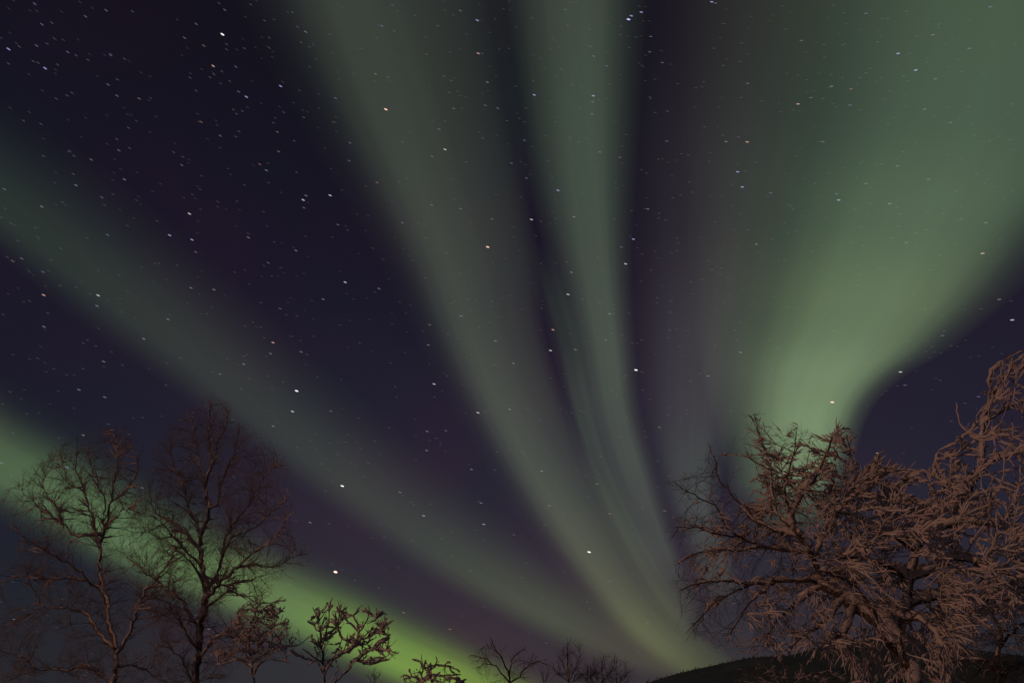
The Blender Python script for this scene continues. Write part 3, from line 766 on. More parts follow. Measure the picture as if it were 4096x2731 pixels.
    for it in range(spec.get('iters', 90)):
        act = alive & (nd < di)
        if not act.any():
            break
        acc = {}
        dv = nrm(A[act] - N[near[act]])
        for c, v in zip(near[act], dv):
            if c in acc:
                acc[c] += v
            else:
                acc[c] = v.copy()
        new, newp = [], []
        for c, v in acc.items():
            g = grown.get(c, 0)
            if g > 3:
                continue
            grown[c] = g + 1
            v = nrm(v)
            pi = par[nid[c]]
            if pi >= 0 and nid[c] >= nl:
                v = nrm(v + .9 * nrm(N[c] - pos[pi]))
            v = nrm(v + (spec['tropf'](N[c][None])[0] * .8 if 'tropf' in spec else trop) + rg.normal(0, .09, 3))
            new.append(N[c] + v * step)
            newp.append(nid[c])
        if not new:
            break
        base = len(N)
        for p, pa in zip(new, newp):
            nid.append(add(p, pa, -1, 0))
        new = np.array(new)
        N = np.vstack([N, new])
        dd = ((A[:, None] - new[None]) ** 2).sum(-1)
        m = dd.min(1)
        b = m < nd
        near[b] = base + dd.argmin(1)[b]
        nd = np.minimum(nd, m)
        alive &= nd > dk
    # radii by the pipe model for everything that is not a drawn limb
    n = len(pos)
    P = np.array(pos)
    par_a = np.array(par)
    main = np.full(n, -1)
    for i in range(n - 1, nl - 1, -1):
        main[par_a[i]] = i
    if n > nl:                                # straighten the grown branches
        ii = np.arange(nl, n)
        for _ in range(8):
            has = main[ii] >= 0
            q = P[ii].copy()
            q[has] = .5 * P[ii[has]] + .25 * (P[par_a[ii[has]]] + P[main[ii[has]]])
            P[ii] = q
    ex, tip = 2.3, spec['tip']
    acc = np.zeros(n)
    R_ = np.array(rad, float)
    for i in range(n - 1, -1, -1):
        if i >= nl:
            R_[i] = max(tip, acc[i] ** (1 / ex)) if acc[i] > 0 else tip * .75
            if par_a[i] >= 0:
                acc[par_a[i]] += R_[i] ** ex
    for i in range(nl, n):
        R_[i] = min(R_[i], R_[par_a[i]] * .85 if par_a[i] >= 0 else 1)
    # chains
    kids = [[] for _ in range(n)]
    for i in range(n):
        if par_a[i] >= 0:
            kids[par_a[i]].append(i)
    chains = {}

    def group_of(i):
        return lid[i] if lid[i] >= 0 else -1
    cont = np.full(n, -1)
    for i in range(n):
        ks = [k for k in kids[i] if group_of(k) == group_of(i)]
        if ks:
            cont[i] = max(ks, key=lambda k: (R_[k], k == i + 1))
    conty = set(int(c) for c in cont if c >= 0)
    ids, idx, owner = [], [], []
    cid = 0
    for i in range(n):
        if i in conty:
            continue
        ch = [i]
        while cont[ch[-1]] >= 0:
            ch.append(int(cont[ch[-1]]))
        if par_a[i] >= 0:
            ch.insert(0, int(par_a[i]))
        if len(ch) < 2:
            continue
        idx.extend(ch); ids.extend([cid] * len(ch)); owner.extend([group_of(i)] * len(ch))
        cid += 1
    idx, ids, owner = np.array(idx), np.array(ids), np.array(owner)
    PP, RR = P[idx].copy(), R_[idx].copy()
    nk = np.array([len(k) for k in kids])[idx]
    first = np.r_[True, ids[1:] != ids[:-1]]
    RR[first] = np.minimum(RR[first], np.r_[RR[1:], RR[-1]][first])
    lastm = np.r_[ids[1:] != ids[:-1], True]
    RR[lastm] *= .6
    # shoots: fans of straight fine twigs on everything thin
    sh = spec['shoots']
    fr = np.zeros(len(PP))
    src = np.array([i for i in range(1, n) if par_a[i] >= 0 and (i >= nl or R_[i] < spec.get('twig_from', .02))])
    src = np.repeat(src, rg.poisson(sh['rate'], len(src)))
    G = spec['_mask']
    tf_ = spec.get('tropf', lambda q: np.repeat(trop[None], len(q), 0))

    def put(start, v, L, k, r0, idbase, wob):
        S = len(start)
        pts = [start]
        p = start
        tr_ = tf_(start)
        for q in range(k):
            v = nrm(v + rg.normal(0, wob, (S, 3)) + tr_ * sh.get('bend', .16))
            p = p + v * (L / k)[:, None]
            pts.append(p)
        A_ = np.stack(pts, 1)
        rr = r0[:, None] * np.linspace(1, .45, k + 1)[None]
        return A_, rr, v

    if len(src):
        dirv = nrm(P[src] - P[par_a[src]])
        side = nrm(np.cross(dirv, rg.normal(0, 1, dirv.shape)))
        ang = rg.uniform(.30, .85, len(src))[:, None]
        v0 = nrm(dirv * np.cos(ang) + side * np.sin(ang) + tf_(P[src]) * .8)
        L = sh['len'] * rg.uniform(.35, 1.15, len(src))
        r0 = np.minimum(R_[src] * .8, tip * rg.uniform(1.0, 1.5, len(src)))
        ends = P[src] + v0 * L[:, None]
        ok = G(ends)
        src, v0, L, r0 = src[ok], v0[ok], L[ok], r0[ok]
        A1, rr1, _ = put(P[src], v0, L, 5, r0, 0, sh.get('wob', .07))
        ns_ = rg.poisson(sh['sub'], len(src))
        w = np.repeat(np.arange(len(src)), ns_)
        kq = rg.integers(1, 5, len(w))
        st = A1[w, kq]
        dv = nrm(A1[w, kq] - A1[w, kq - 1])
        sd = nrm(np.cross(dv, rg.normal(0, 1, dv.shape)))
        an = rg.uniform(.35, .8, len(w))[:, None]
        A2, rr2, _ = put(st, nrm(dv * np.cos(an) + sd * np.sin(an)), L[w] * rg.uniform(.22, .55, len(w)), 3, rr1[w, kq] * .8, 0, sh.get('wob', .07))
        for A_, r_ in ((A1, rr1), (A2, rr2)):
            S, k1 = r_.shape
            PP = np.vstack([PP, A_.reshape(-1, 3)])
            RR = np.r_[RR, r_.ravel()]
            ids = np.r_[ids, cid + np.repeat(np.arange(S), k1)]
            owner = np.r_[owner, np.full(S * k1, -1)]
            nk = np.r_[nk, np.zeros(S * k1, int)]
            fr = np.r_[fr, np.tile(np.linspace(0, 1, k1), S)]
            cid += S
        first = np.r_[True, ids[1:] != ids[:-1]]
        lastm = np.r_[ids[1:] != ids[:-1], True]
    rt = bpy.data.objects.new(spec.get('name', 'birch_tree'), None)
    C.objects.link(rt)
    rt.location = Vector(P[0])
    bpy.context.view_layer.update()
    tag(rt, spec['label'], 'tree', spec.get('group'))
    for li in range(len(spec['limbs'])):
        m = owner == li
        rings(PP[m], RR[m], ids[m], 9 if li == 0 else 7, 'trunk' if li == 0 else 'limb', spec.get('bark', M_BARK), rt)
    m = owner == -1
    rings(PP[m], RR[m], ids[m], 3, 'crown', spec.get('twig_mat', M_TWIG), rt)
    # snow lying along the upper side of limbs and twigs
    sn = spec['snow']
    thick, rmin, amount, kn = sn['t'], sn['rmin'], sn['a'], sn.get('knob', 0)
    same = np.r_[ids[1:] == ids[:-1], False]
    prev = np.r_[False, ids[1:] == ids[:-1]]
    nxt = np.where(same[:, None], np.roll(PP, -1, 0), PP)
    prv = np.where(prev[:, None], np.roll(PP, 1, 0), PP)
    t = nrm(nxt - prv)
    upv = nrm(np.array(sn.get('up', (-.18, -.06, 1.0))))
    u = nrm(upv - t * (t @ upv)[:, None])
    hz = np.sqrt(np.clip(1 - t[:, 2] ** 2, 0, 1))
    sc1, sc2 = sn.get('sc', 3.0), sn.get('sc', 3.0) * 4
    nzv = np.array([noise.noise(p * sc1) + .55 * noise.noise(p * sc2 + Vector((3, 1, 7))) + sn.get('lo', 0) * noise.noise(p * 1.3 + Vector((9, 2, 4)))
                    for p in map(Vector, PP)])
    if 'ax' in sn:
        nzv += sn['ax'][0] * np.clip((PP[:, 0] - sn['ax'][1]) / sn['ax'][2], -1, 1)
    w = np.clip(nzv + amount + sn.get('lim', 0) * np.clip((RR - .006) / .012, 0, 1), 0, 1.15) * (sn.get('vert', .25) + (1 - sn.get('vert', .25)) * hz ** 1.5)
    w *= np.clip((RR - rmin) / (rmin + .002), 0, 1) if rmin > 0 else 1
    w *= np.clip((1.12 - fr) * 2.2, 0, 1)
    w *= 1 + sn.get('fork', .35) * (nk > 1)
    grow = np.clip(RR / .03, sn.get('gmin', .45), sn.get('gmax', 1.25)) if kn == 0 else np.clip(RR / .02, .7, 1.1)
    Tn = thick * w * grow
    if kn:
        tipm = np.roll(lastm, -1) | lastm
        Tn[tipm] *= 1 + kn * rg.random(tipm.sum())
    hid = Tn < thick * .08
    rs = np.where(hid, 1e-4, RR * .62 + Tn * .52)
    off = np.where(hid, 0, RR * .55 + Tn * .52)
    rs[lastm] *= .55
    rs[first] *= .8
    keep_ids = np.unique(ids[~hid])
    m = np.isin(ids, keep_ids)
    if m.sum() > 2:
        j = rg.normal(0, .12, (len(PP), 3)) * Tn[:, None]
        rings((PP + u * off[:, None] + j)[m], rs[m], ids[m], 5, 'snow_cover', M_SNOW, rt)
    print(spec['label'][:40], 'nodes', n, 'limbs', nl)
    return rt


def Lb(r0, r1, *p, **k):
    return dict(p=list(p), r=(r0, r1), **k)


GROUPL = None
SPECS = []
# leftmost birch
SPECS.append(dict(seed=11, twig_mat=M_RIME, D=13.5, lr=.5, step=.07, W=.8, n=1500, di=.8, dk=.14, tip=.0036, shoots=dict(rate=1.6, len=.38, sub=3.4), trop=(0, 0, .22), round=140,
  label='leftmost bare birch with orange-lit snow along its left limbs',
  env=[(-40, 2030), (40, 1950), (140, 1860), (230, 1790), (300, 1730), (360, 1770), (430, 1700), (500, 1720), (550, 1790), (570, 1900), (590, 2040), (650, 2160), (760, 2230), (740, 2500), (640, 2760), (-60, 2760), (-60, 2420), (60, 2240), (60, 2080)],
  gaps=[(60, 2380, 110, 60), (190, 2600, 60, 60), (560, 2560, 70, 60), (330, 2250, 40, 60)],
  limbs=[
   Lb(.060, .006, (450, 2790), (462, 2660), (462, 2590), (440, 2520), (425, 2420), (408, 2360), (400, 2290), (402, 2200), (415, 2127), (430, 2080), (440, 2030), (449, 1987), (456, 1913), (467, 1857), (470, 1802), (455, 1720)),
   Lb(.05, .006, (405, 2370), (348, 2317), (315, 2283), (274, 2257), (230, 2235), (174, 2198), (111, 2157), (50, 2120), dz=-.3),
   Lb(.04, .008, (345, 2318), (270, 2312), (185, 2315), (100, 2308), (0, 2300), (-60, 2290), dz=-.4),
   Lb(.045, .005, (404, 2140), (314, 2146), (266, 2105), (222, 2076), (163, 2039), (118, 1990), (74, 1954), (40, 1950)),
   Lb(.03, .005, (259, 2100), (229, 2035), (192, 1987), (170, 1939), (178, 1905), (172, 1860)),
   Lb(.04, .004, (408, 2200), (374, 2090), (355, 2024), (340, 1990), (326, 1942), (307, 1894), (307, 1839), (309, 1787), (307, 1735)),
   Lb(.03, .004, (418, 2110), (418, 1998), (400, 1957), (385, 1913), (366, 1868), (350, 1820)),
   Lb(.03, .004, (443, 2025), (492, 1972), (529, 1924), (547, 1883), (550, 1820)),
   Lb(.02, .004, (326, 1945), (280, 1940), (255, 1880), (240, 1830), (245, 1790)),
   Lb(.045, .010, (468, 2620), (495, 2580), (520, 2530), (545, 2450), (560, 2410), (590, 2360), (625, 2320), (665, 2260), (700, 2200)),
   Lb(.025, .006, (625, 2320), (570, 2280), (520, 2240), (490, 2200)),
   Lb(.022, .006, (425, 2120), (480, 2050), (520, 2030), (560, 2000)),
   Lb(.045, .012, (455, 2600), (420, 2560), (385, 2520), (350, 2465), (310, 2440), (250, 2430), (180, 2425), (140, 2370), (125, 2335)),
   Lb(.03, .006, (440, 2740), (350, 2668), (270, 2680), (200, 2678), (120, 2690), (40, 2720), (-40, 2750)),
   Lb(.03, .006, (150, 2688), (100, 2640), (40, 2610), (-40, 2590)),
   Lb(.03, .006, (470, 2660), (530, 2660), (590, 2690), (660, 2725), (720, 2745)),
  ],
  snow=dict(t=.055, rmin=.0012, a=.2, sc=3.2, fork=.5, lo=1.0, lim=.6, gmax=1.3)))
# tall birch
SPECS.append(dict(seed=23, twig_mat=M_RIME, D=14.5, lr=.5, step=.075, W=.95, n=1900, di=.85, dk=.145, tip=.0036, shoots=dict(rate=1.6, len=.42, sub=3.6), trop=(0, 0, .24), round=170,
  label='tall bare birch right of the leftmost one, its fine twig fan reaching highest',
  env=[(560, 1980), (600, 1840), (650, 1740), (720, 1650), (790, 1630), (850, 1590), (920, 1630), (960, 1680), (1020, 1740), (1080, 1790), (1130, 1830), (1150, 1880), (1120, 1960), (1170, 2000), (1130, 2090), (1200, 2180), (1250, 2240), (1180, 2290), (1090, 2320), (1040, 2430), (960, 2500), (940, 2640), (880, 2760), (640, 2760), (600, 2600), (560, 2440), (540, 2250), (520, 2100)],
  gaps=[(960, 2420, 60, 40), (1030, 2130, 40, 26), (890, 2480, 40, 40)],
  limbs=[
   Lb(.092, .006, (772, 2790), (782, 2720), (793, 2632), (800, 2520), (819, 2428), (822, 2361), (807, 2268), (800, 2187), (811, 2135), (829, 2080), (838, 2040), (827, 2005), (822, 1950), (829, 1924), (842, 1868), (855, 1831), (837, 1787), (835, 1728), (840, 1654), (838, 1610)),
   Lb(.03, .004, (822, 1950), (807, 1905), (796, 1846), (785, 1780), (776, 1728), (774, 1655)),
   Lb(.035, .004, (838, 2046), (870, 2013), (881, 1950), (894, 1913), (907, 1883), (926, 1839), (944, 1798), (951, 1735)),
   Lb(.025, .004, (855, 1831), (874, 1765), (892, 1735), (905, 1690), (918, 1640)),
   Lb(.045, .004, (806, 2150), (785, 2100), (763, 2057), (748, 1998), (733, 1950), (715, 1913), (692, 1861), (683, 1802), (692, 1740)),
   Lb(.05, .004, (824, 2372), (867, 2298), (893, 2198), (908, 2140), (935, 2095), (955, 2068), (992, 2020), (1018, 1972), (1051, 1913), (1092, 1876), (1136, 1835)),
   Lb(.045, .005, (838, 2400), (885, 2330), (933, 2287), (967, 2250), (1000, 2220), (1030, 2198), (1074, 2172), (1120, 2120), (1150, 2060), (1165, 2010)),
   Lb(.04, .004, (875, 2290), (922, 2157), (970, 2135), (1025, 2105), (1070, 2068), (1118, 2024), (1155, 1980)),
   Lb(.03, .005, (945, 2275), (1007, 2261), (1081, 2265), (1137, 2250), (1175, 2225), (1225, 2215)),
   Lb(.03, .006, (828, 2440), (882, 2387), (922, 2369), (970, 2383), (1019, 2406), (1050, 2420), dz=-.4),
   Lb(.028, .005, (826, 2300), (896, 2343), (940, 2330), (1000, 2320), (1060, 2300)),
   Lb(.04, .006, (796, 2624), (830, 2595), (859, 2558), (885, 2540), (930, 2530), (980, 2545), (1020, 2560)),
   Lb(.045, .008, (800, 2520), (767, 2483), (748, 2428), (715, 2391), (681, 2365), (644, 2332), (600, 2300)),
   Lb(.035, .006, (780, 2595), (748, 2539), (715, 2469), (674, 2417), (640, 2390), (600, 2370)),
   Lb(.035, .008, (770, 2740), (748, 2690), (735, 2650), (711, 2617), (667, 2587), (630, 2590)),
   Lb(.04, .005, (802, 2200), (745, 2140), (690, 2090), (640, 2060), (600, 2010), (560, 1980)),
   Lb(.035, .008, (806, 2260), (740, 2200), (690, 2150), (640, 2150), (590, 2130), (540, 2125), dz=-.5),
   Lb(.03, .005, (690, 2150), (650, 2090), (600, 2060), (560, 2050)),
   Lb(.04, .006, (815, 2330), (770, 2260), (720, 2210), (680, 2190), (640, 2230)),
  ],
  snow=dict(t=.055, rmin=.0012, a=.16, sc=3.0, fork=.5, lo=1.0, lim=.6, gmax=1.3)))
# rounded small tree
SPECS.append(dict(seed=31, twig_mat=M_RIME, D=12.0, lr=.75, step=.05, W=.5, n=420, di=.46, dk=.105, tip=.0034, shoots=dict(rate=1.2, len=.23, sub=2.8), trop=(0, 0, .2), round=90,
  label='small round-crowned snowy birch between the tall birch and the knobbly one',
  env=[(850, 2560), (900, 2490), (950, 2440), (1000, 2410), (1060, 2400), (1120, 2410), (1135, 2470), (1160, 2520), (1180, 2560), (1150, 2630), (1080, 2650), (1000, 2620), (900, 2670), (860, 2640)],
  limbs=[
   Lb(.036, .006, (1012, 2790), (1012, 2720), (1005, 2660), (1000, 2620), (992, 2580), (1000, 2520), (1020, 2460), (1040, 2415)),
   Lb(.03, .006, (1000, 2625), (1040, 2580), (1080, 2530), (1110, 2470)),
   Lb(.028, .006, (996, 2590), (950, 2555), (900, 2540), (862, 2550), dz=-.2),
   Lb(.025, .006, (1008, 2670), (960, 2640), (910, 2650), (870, 2660)),
   Lb(.025, .006, (1004, 2650), (1080, 2600), (1140, 2590), (1200, 2575), (1240, 2540)),
   Lb(.02, .006, (1015, 2700), (1060, 2640), (1110, 2640), (1160, 2650)),
   Lb(.02, .005, (994, 2570), (960, 2500), (950, 2450)),
  ],
  snow=dict(t=.048, rmin=.0, a=.5, sc=4.0, fork=.4, lo=.4, lim=.5, gmax=1.6)))
# knobbly tree
SPECS.append(dict(seed=37, D=12.5, lr=.7, step=.06, W=.38, n=150, di=.35, dk=.14, tip=.0042, shoots=dict(rate=1.0, len=.25, sub=2.0), trop=(0, 0, .32), round=80, wob=.2,
  label='knobbly snow-clad young birch standing before the yellow-green band',
  env=[(1230, 2500), (1260, 2430), (1320, 2395), (1370, 2440), (1420, 2470), (1470, 2420), (1520, 2440), (1550, 2500), (1545, 2540), (1590, 2590), (1600, 2620), (1500, 2620), (1540, 2650), (1480, 2670), (1380, 2650), (1300, 2660), (1200, 2640), (1270, 2560)],
  limbs=[
   Lb(.038, .007, (1302, 2790), (1301, 2726), (1297, 2672), (1290, 2634), (1284, 2577), (1273, 2495), (1267, 2440)),
   Lb(.035, .010, (1292, 2640), (1304, 2648), (1338, 2628), (1379, 2607), (1406, 2594), (1427, 2563), (1444, 2519), (1467, 2471), (1474, 2420)),
   Lb(.04, .010, (1305, 2745), (1340, 2735), (1365, 2705), (1386, 2682), (1423, 2648), (1454, 2621), (1491, 2600), (1515, 2577), (1552, 2546)),
   Lb(.02, .010, (1491, 2600), (1552, 2602), (1593, 2614)),
   Lb(.02, .010, (1430, 2645), (1474, 2655), (1520, 2645), (1556, 2638)),
   Lb(.02, .008, (1286, 2590), (1318, 2471), (1321, 2405)),
   Lb(.02, .008, (1284, 2560), (1310, 2535), (1345, 2515), (1362, 2470)),
   Lb(.02, .008, (1406, 2594), (1386, 2563), (1359, 2532), (1355, 2500)),
   Lb(.022, .008, (1292, 2650), (1277, 2641), (1236, 2638), (1185, 2621), (1160, 2600)),
   Lb(.018, .008, (1444, 2519), (1430, 2485), (1405, 2460)),
   Lb(.018, .008, (1455, 2500), (1500, 2480), (1535, 2445)),
   Lb(.018, .008, (1427, 2563), (1480, 2545), (1520, 2520), (1545, 2500)),
   Lb(.018, .008, (1277, 2520), (1245, 2500), (1232, 2480)),
   Lb(.018, .008, (1420, 2590), (1450, 2580), (1475, 2570)),
  ],
  snow=dict(t=.056, rmin=.0, a=.46, sc=4.6, fork=.15, knob=.2)))
# arching little tree
SPECS.append(dict(seed=41, D=20.0, step=.09, W=.5, n=150, di=.5, dk=.2, tip=.007, shoots=dict(rate=1.1, len=.30, sub=1.5), trop=(.05, 0, .05), round=60, wob=.2,
  label='low arching snow-laden bush top right of the knobbly birch',
  env=[(1600, 2760), (1620, 2700), (1680, 2660), (1740, 2660), (1790, 2670), (1850, 2720), (1830, 2770)],
  limbs=[
   Lb(.05, .012, (1690, 2830), (1690, 2760), (1692, 2700), (1688, 2660), (1660, 2640), (1648, 2636)),
   Lb(.03, .010, (1692, 2740), (1710, 2690), (1740, 2665), (1770, 2662), (1800, 2672), (1820, 2695)),
   Lb(.014, .008, (1687, 2655), (1686, 2615)),
   Lb(.014, .008, (1690, 2672), (1706, 2640)),
   Lb(.014, .008, (1748, 2664), (1752, 2640), (1744, 2628)),
   Lb(.025, .010, (1700, 2720), (1750, 2700), (1800, 2705), (1838, 2725)),
   Lb(.025, .010, (1690, 2740), (1650, 2710), (1612, 2700)),
   Lb(.014, .008, (1782, 2664), (1784, 2652)),
  ],
  snow=dict(t=.078, rmin=.0, a=.45, sc=3.0, fork=.2, knob=.3)))
# bare willow
SPECS.append(dict(seed=43, D=27.0, step=.12, W=.9, n=200, di=1.0, dk=.3, tip=.0045, shoots=dict(rate=1.4, len=.55, sub=3.2), trop=(0, 0, .02), round=70,
  label='bare dark birch with drooping side boughs in the middle of the treetops', bark=M_TWIG,
  env=[(1880, 2640), (1900, 2610), (1960, 2570), (2010, 2590), (2080, 2570), (2110, 2600), (2160, 2640), (2190, 2660), (2140, 2690), (2100, 2740), (1960, 2740), (1920, 2700)],
  gaps=[(1985, 2660, 28, 26), (2060, 2680, 12, 20)],
  limbs=[
   Lb(.09, .010, (2036, 2800), (2038, 2740), (2037, 2698), (2014, 2645), (1990, 2605), (1972, 2575), (1962, 2545)),
   Lb(.05, .008, (2037, 2700), (2052, 2633), (2070, 2610), (2091, 2595), (2105, 2580)),
   Lb(.05, .008, (2036, 2720), (2014, 2699), (1968, 2653), (1926, 2622), (1884, 2618), (1870, 2630)),
   Lb(.045, .008, (2040, 2735), (2075, 2706), (2106, 2668), (2144, 2645), (2175, 2650), (2190, 2670)),
   Lb(.03, .006, (1968, 2653), (1930, 2650), (1905, 2680)),
   Lb(.03, .006, (1990, 2605), (1950, 2585), (1925, 2590)),
  ],
  snow=dict(t=.035, rmin=.006, a=.05, sc=2.0)))
# slender little tree in between
SPECS.append(dict(seed=47, D=30.0, step=.12, W=.5, n=40, di=.8, dk=.3, tip=.0045, shoots=dict(rate=1.6, len=.5, sub=3), trop=(0, 0, .3), round=40,
  label='slender bare sapling between the drooping birch and the pointed one', bark=M_TWIG,
  env=[(2115, 2760), (2140, 2670), (2185, 2650), (2225, 2670), (2240, 2760)],
  limbs=[Lb(.04, .007, (2180, 2800), (2180, 2740), (2174, 2710), (2160, 2680)), Lb(.03, .006, (2180, 2730), (2190, 2690), (2205, 2665))],
  snow=dict(t=.03, rmin=.006, a=.0, sc=2.0)))
# pointed
SPECS.append(dict(seed=53, D=30.0, step=.13, W=.9, n=300, di=1.0, dk=.3, tip=.0048, shoots=dict(rate=1.5, len=.55, sub=3.4), trop=(0, 0, .45), round=60,
  label='bare pointed birch with a narrow leader right of the frame centre', bark=M_TWIG,
  env=[(2200, 2760), (2205, 2690), (2215, 2640), (2235, 2600), (2262, 2575), (2280, 2545), (2300, 2580), (2325, 2610), (2320, 2650), (2345, 2690), (2350, 2760)],
  limbs=[Lb(.09, .007, (2275, 2800), (2276, 2740), (2274, 2700), (2268, 2650), (2270, 2600), (2282, 2545)),
         Lb(.04, .006, (2274, 2700), (2245, 2650), (2225, 2615)), Lb(.04, .006, (2276, 2720), (2305, 2665), (2322, 2615)), Lb(.03, .006, (2275, 2730), (2230, 2690), (2212, 2660))],
  snow=dict(t=.03, rmin=.006, a=.0, sc=2.0)))
for (sd, cx, tp, wd, DD, lab) in [(59, 2410, 2612, 66, 32, 'bushy bare birch just right of the pointed one'), (61, 2468, 2640, 70, 33, 'low spreading bare birch nearest the left foot of the hill'),
                                  (67, 2352, 2650, 58, 29, 'low bare bush in front of the pointed birch and its bushy neighbour')]:
    SPECS.append(dict(seed=sd, D=DD, step=.13, W=.9, n=180, di=1.0, dk=.3, tip=.0048, shoots=dict(rate=1.6, len=.52, sub=3.4), trop=(0, 0, .4), round=50,
      label=lab, bark=M_TWIG,
      env=[(cx - wd, 2770), (cx - wd, 2690), (cx - wd * .5, tp + 45), (cx, tp), (cx + wd * .6, tp + 30), (cx + wd, 2680), (cx + wd, 2770)],
      limbs=[Lb(.07, .006, (cx + 4, 2800), (cx + 2, 2740), (cx - 2, 2690), (cx, tp)), Lb(.04, .006, (cx + 2, 2740), (cx + wd * .4, 2690), (cx + wd * .75, tp + 45)),
             Lb(.04, .006, (cx + 2, 2745), (cx - wd * .4, 2700), (cx - wd * .7, tp + 55))],
      snow=dict(t=.03, rmin=.006, a=.0, sc=2.0)))
# the two knee-high bushes at the bottom edge by the knobbly birch
SPECS.append(dict(seed=71, D=24.0, step=.1, W=.5, n=60, di=.8, dk=.25, tip=.0045, shoots=dict(rate=.9, len=.45, sub=2.5), trop=(0, 0, .3), round=40,
  label='sparse dark bush top at the lower edge right of the knobbly birch', bark=M_TWIG,
  env=[(1440, 2770), (1450, 2700), (1490, 2680), (1530, 2700), (1540, 2770)],
  limbs=[Lb(.03, .006, (1490, 2800), (1490, 2750), (1480, 2715), (1462, 2695)), Lb(.02, .006, (1490, 2750), (1505, 2710), (1525, 2695))],
  snow=dict(t=.03, rmin=.006, a=.0, sc=2.0)))
# far-right dark trees, in the back
SPECS.append(dict(seed=73, D=13.0, step=.085, W=1.0, n=700, di=.9, dk=.2, tip=.005, shoots=dict(rate=2.0, len=.34, sub=3.0), trop=(-.05, 0, -.12), round=120,
  label='dark drooping snowy birch in the lower right corner behind the big one', twig_mat=M_FROST,
  env=[(3700, 2770), (3740, 2560), (3800, 2420), (3860, 2330), (4000, 2290), (4180, 2280), (4240, 2770)],
  limbs=[Lb(.10, .012, (4010, 2830), (4005, 2740), (3990, 2640), (4000, 2540), (3980, 2440), (3990, 2340)),
         Lb(.05, .010, (4000, 2560), (3920, 2460), (3850, 2440), (3780, 2490)), Lb(.05, .010, (3998, 2600), (4080, 2500), (4180, 2480)),
         Lb(.05, .010, (4004, 2700), (3920, 2640), (3830, 2640), (3760, 2690)), Lb(.05, .010, (4004, 2720), (4080, 2650), (4170, 2640)),
         Lb(.04, .010, (3980, 2450), (4060, 2380), (4150, 2360)), Lb(.04, .010, (3985, 2470), (3920, 2390), (3860, 2370))],
  snow=dict(t=.026, rmin=.0, a=-.1, sc=3, lo=.5)))
SPECS.append(dict(seed=79, D=17.0, step=.1, W=.9, n=160, di=.8, dk=.25, tip=.005, shoots=dict(rate=1.2, len=.36, sub=2.4), trop=(0, 0, .1), round=60,
  label='low frosted bush under the drooping boughs of the big right tree', twig_mat=M_FROST,
  env=[(2900, 2770), (2930, 2690), (3010, 2660), (3100, 2640), (3200, 2640), (3300, 2660), (3380, 2700), (3420, 2770)],
  limbs=[Lb(.05, .010, (3150, 2830), (3150, 2760), (3140, 2710), (3150, 2660)), Lb(.03, .008, (3150, 2760), (3060, 2720), (2990, 2680)), Lb(.03, .008, (3150, 2750), (3230, 2700), (3310, 2680))],
  snow=dict(t=.022, rmin=.0, a=.15, sc=3)))
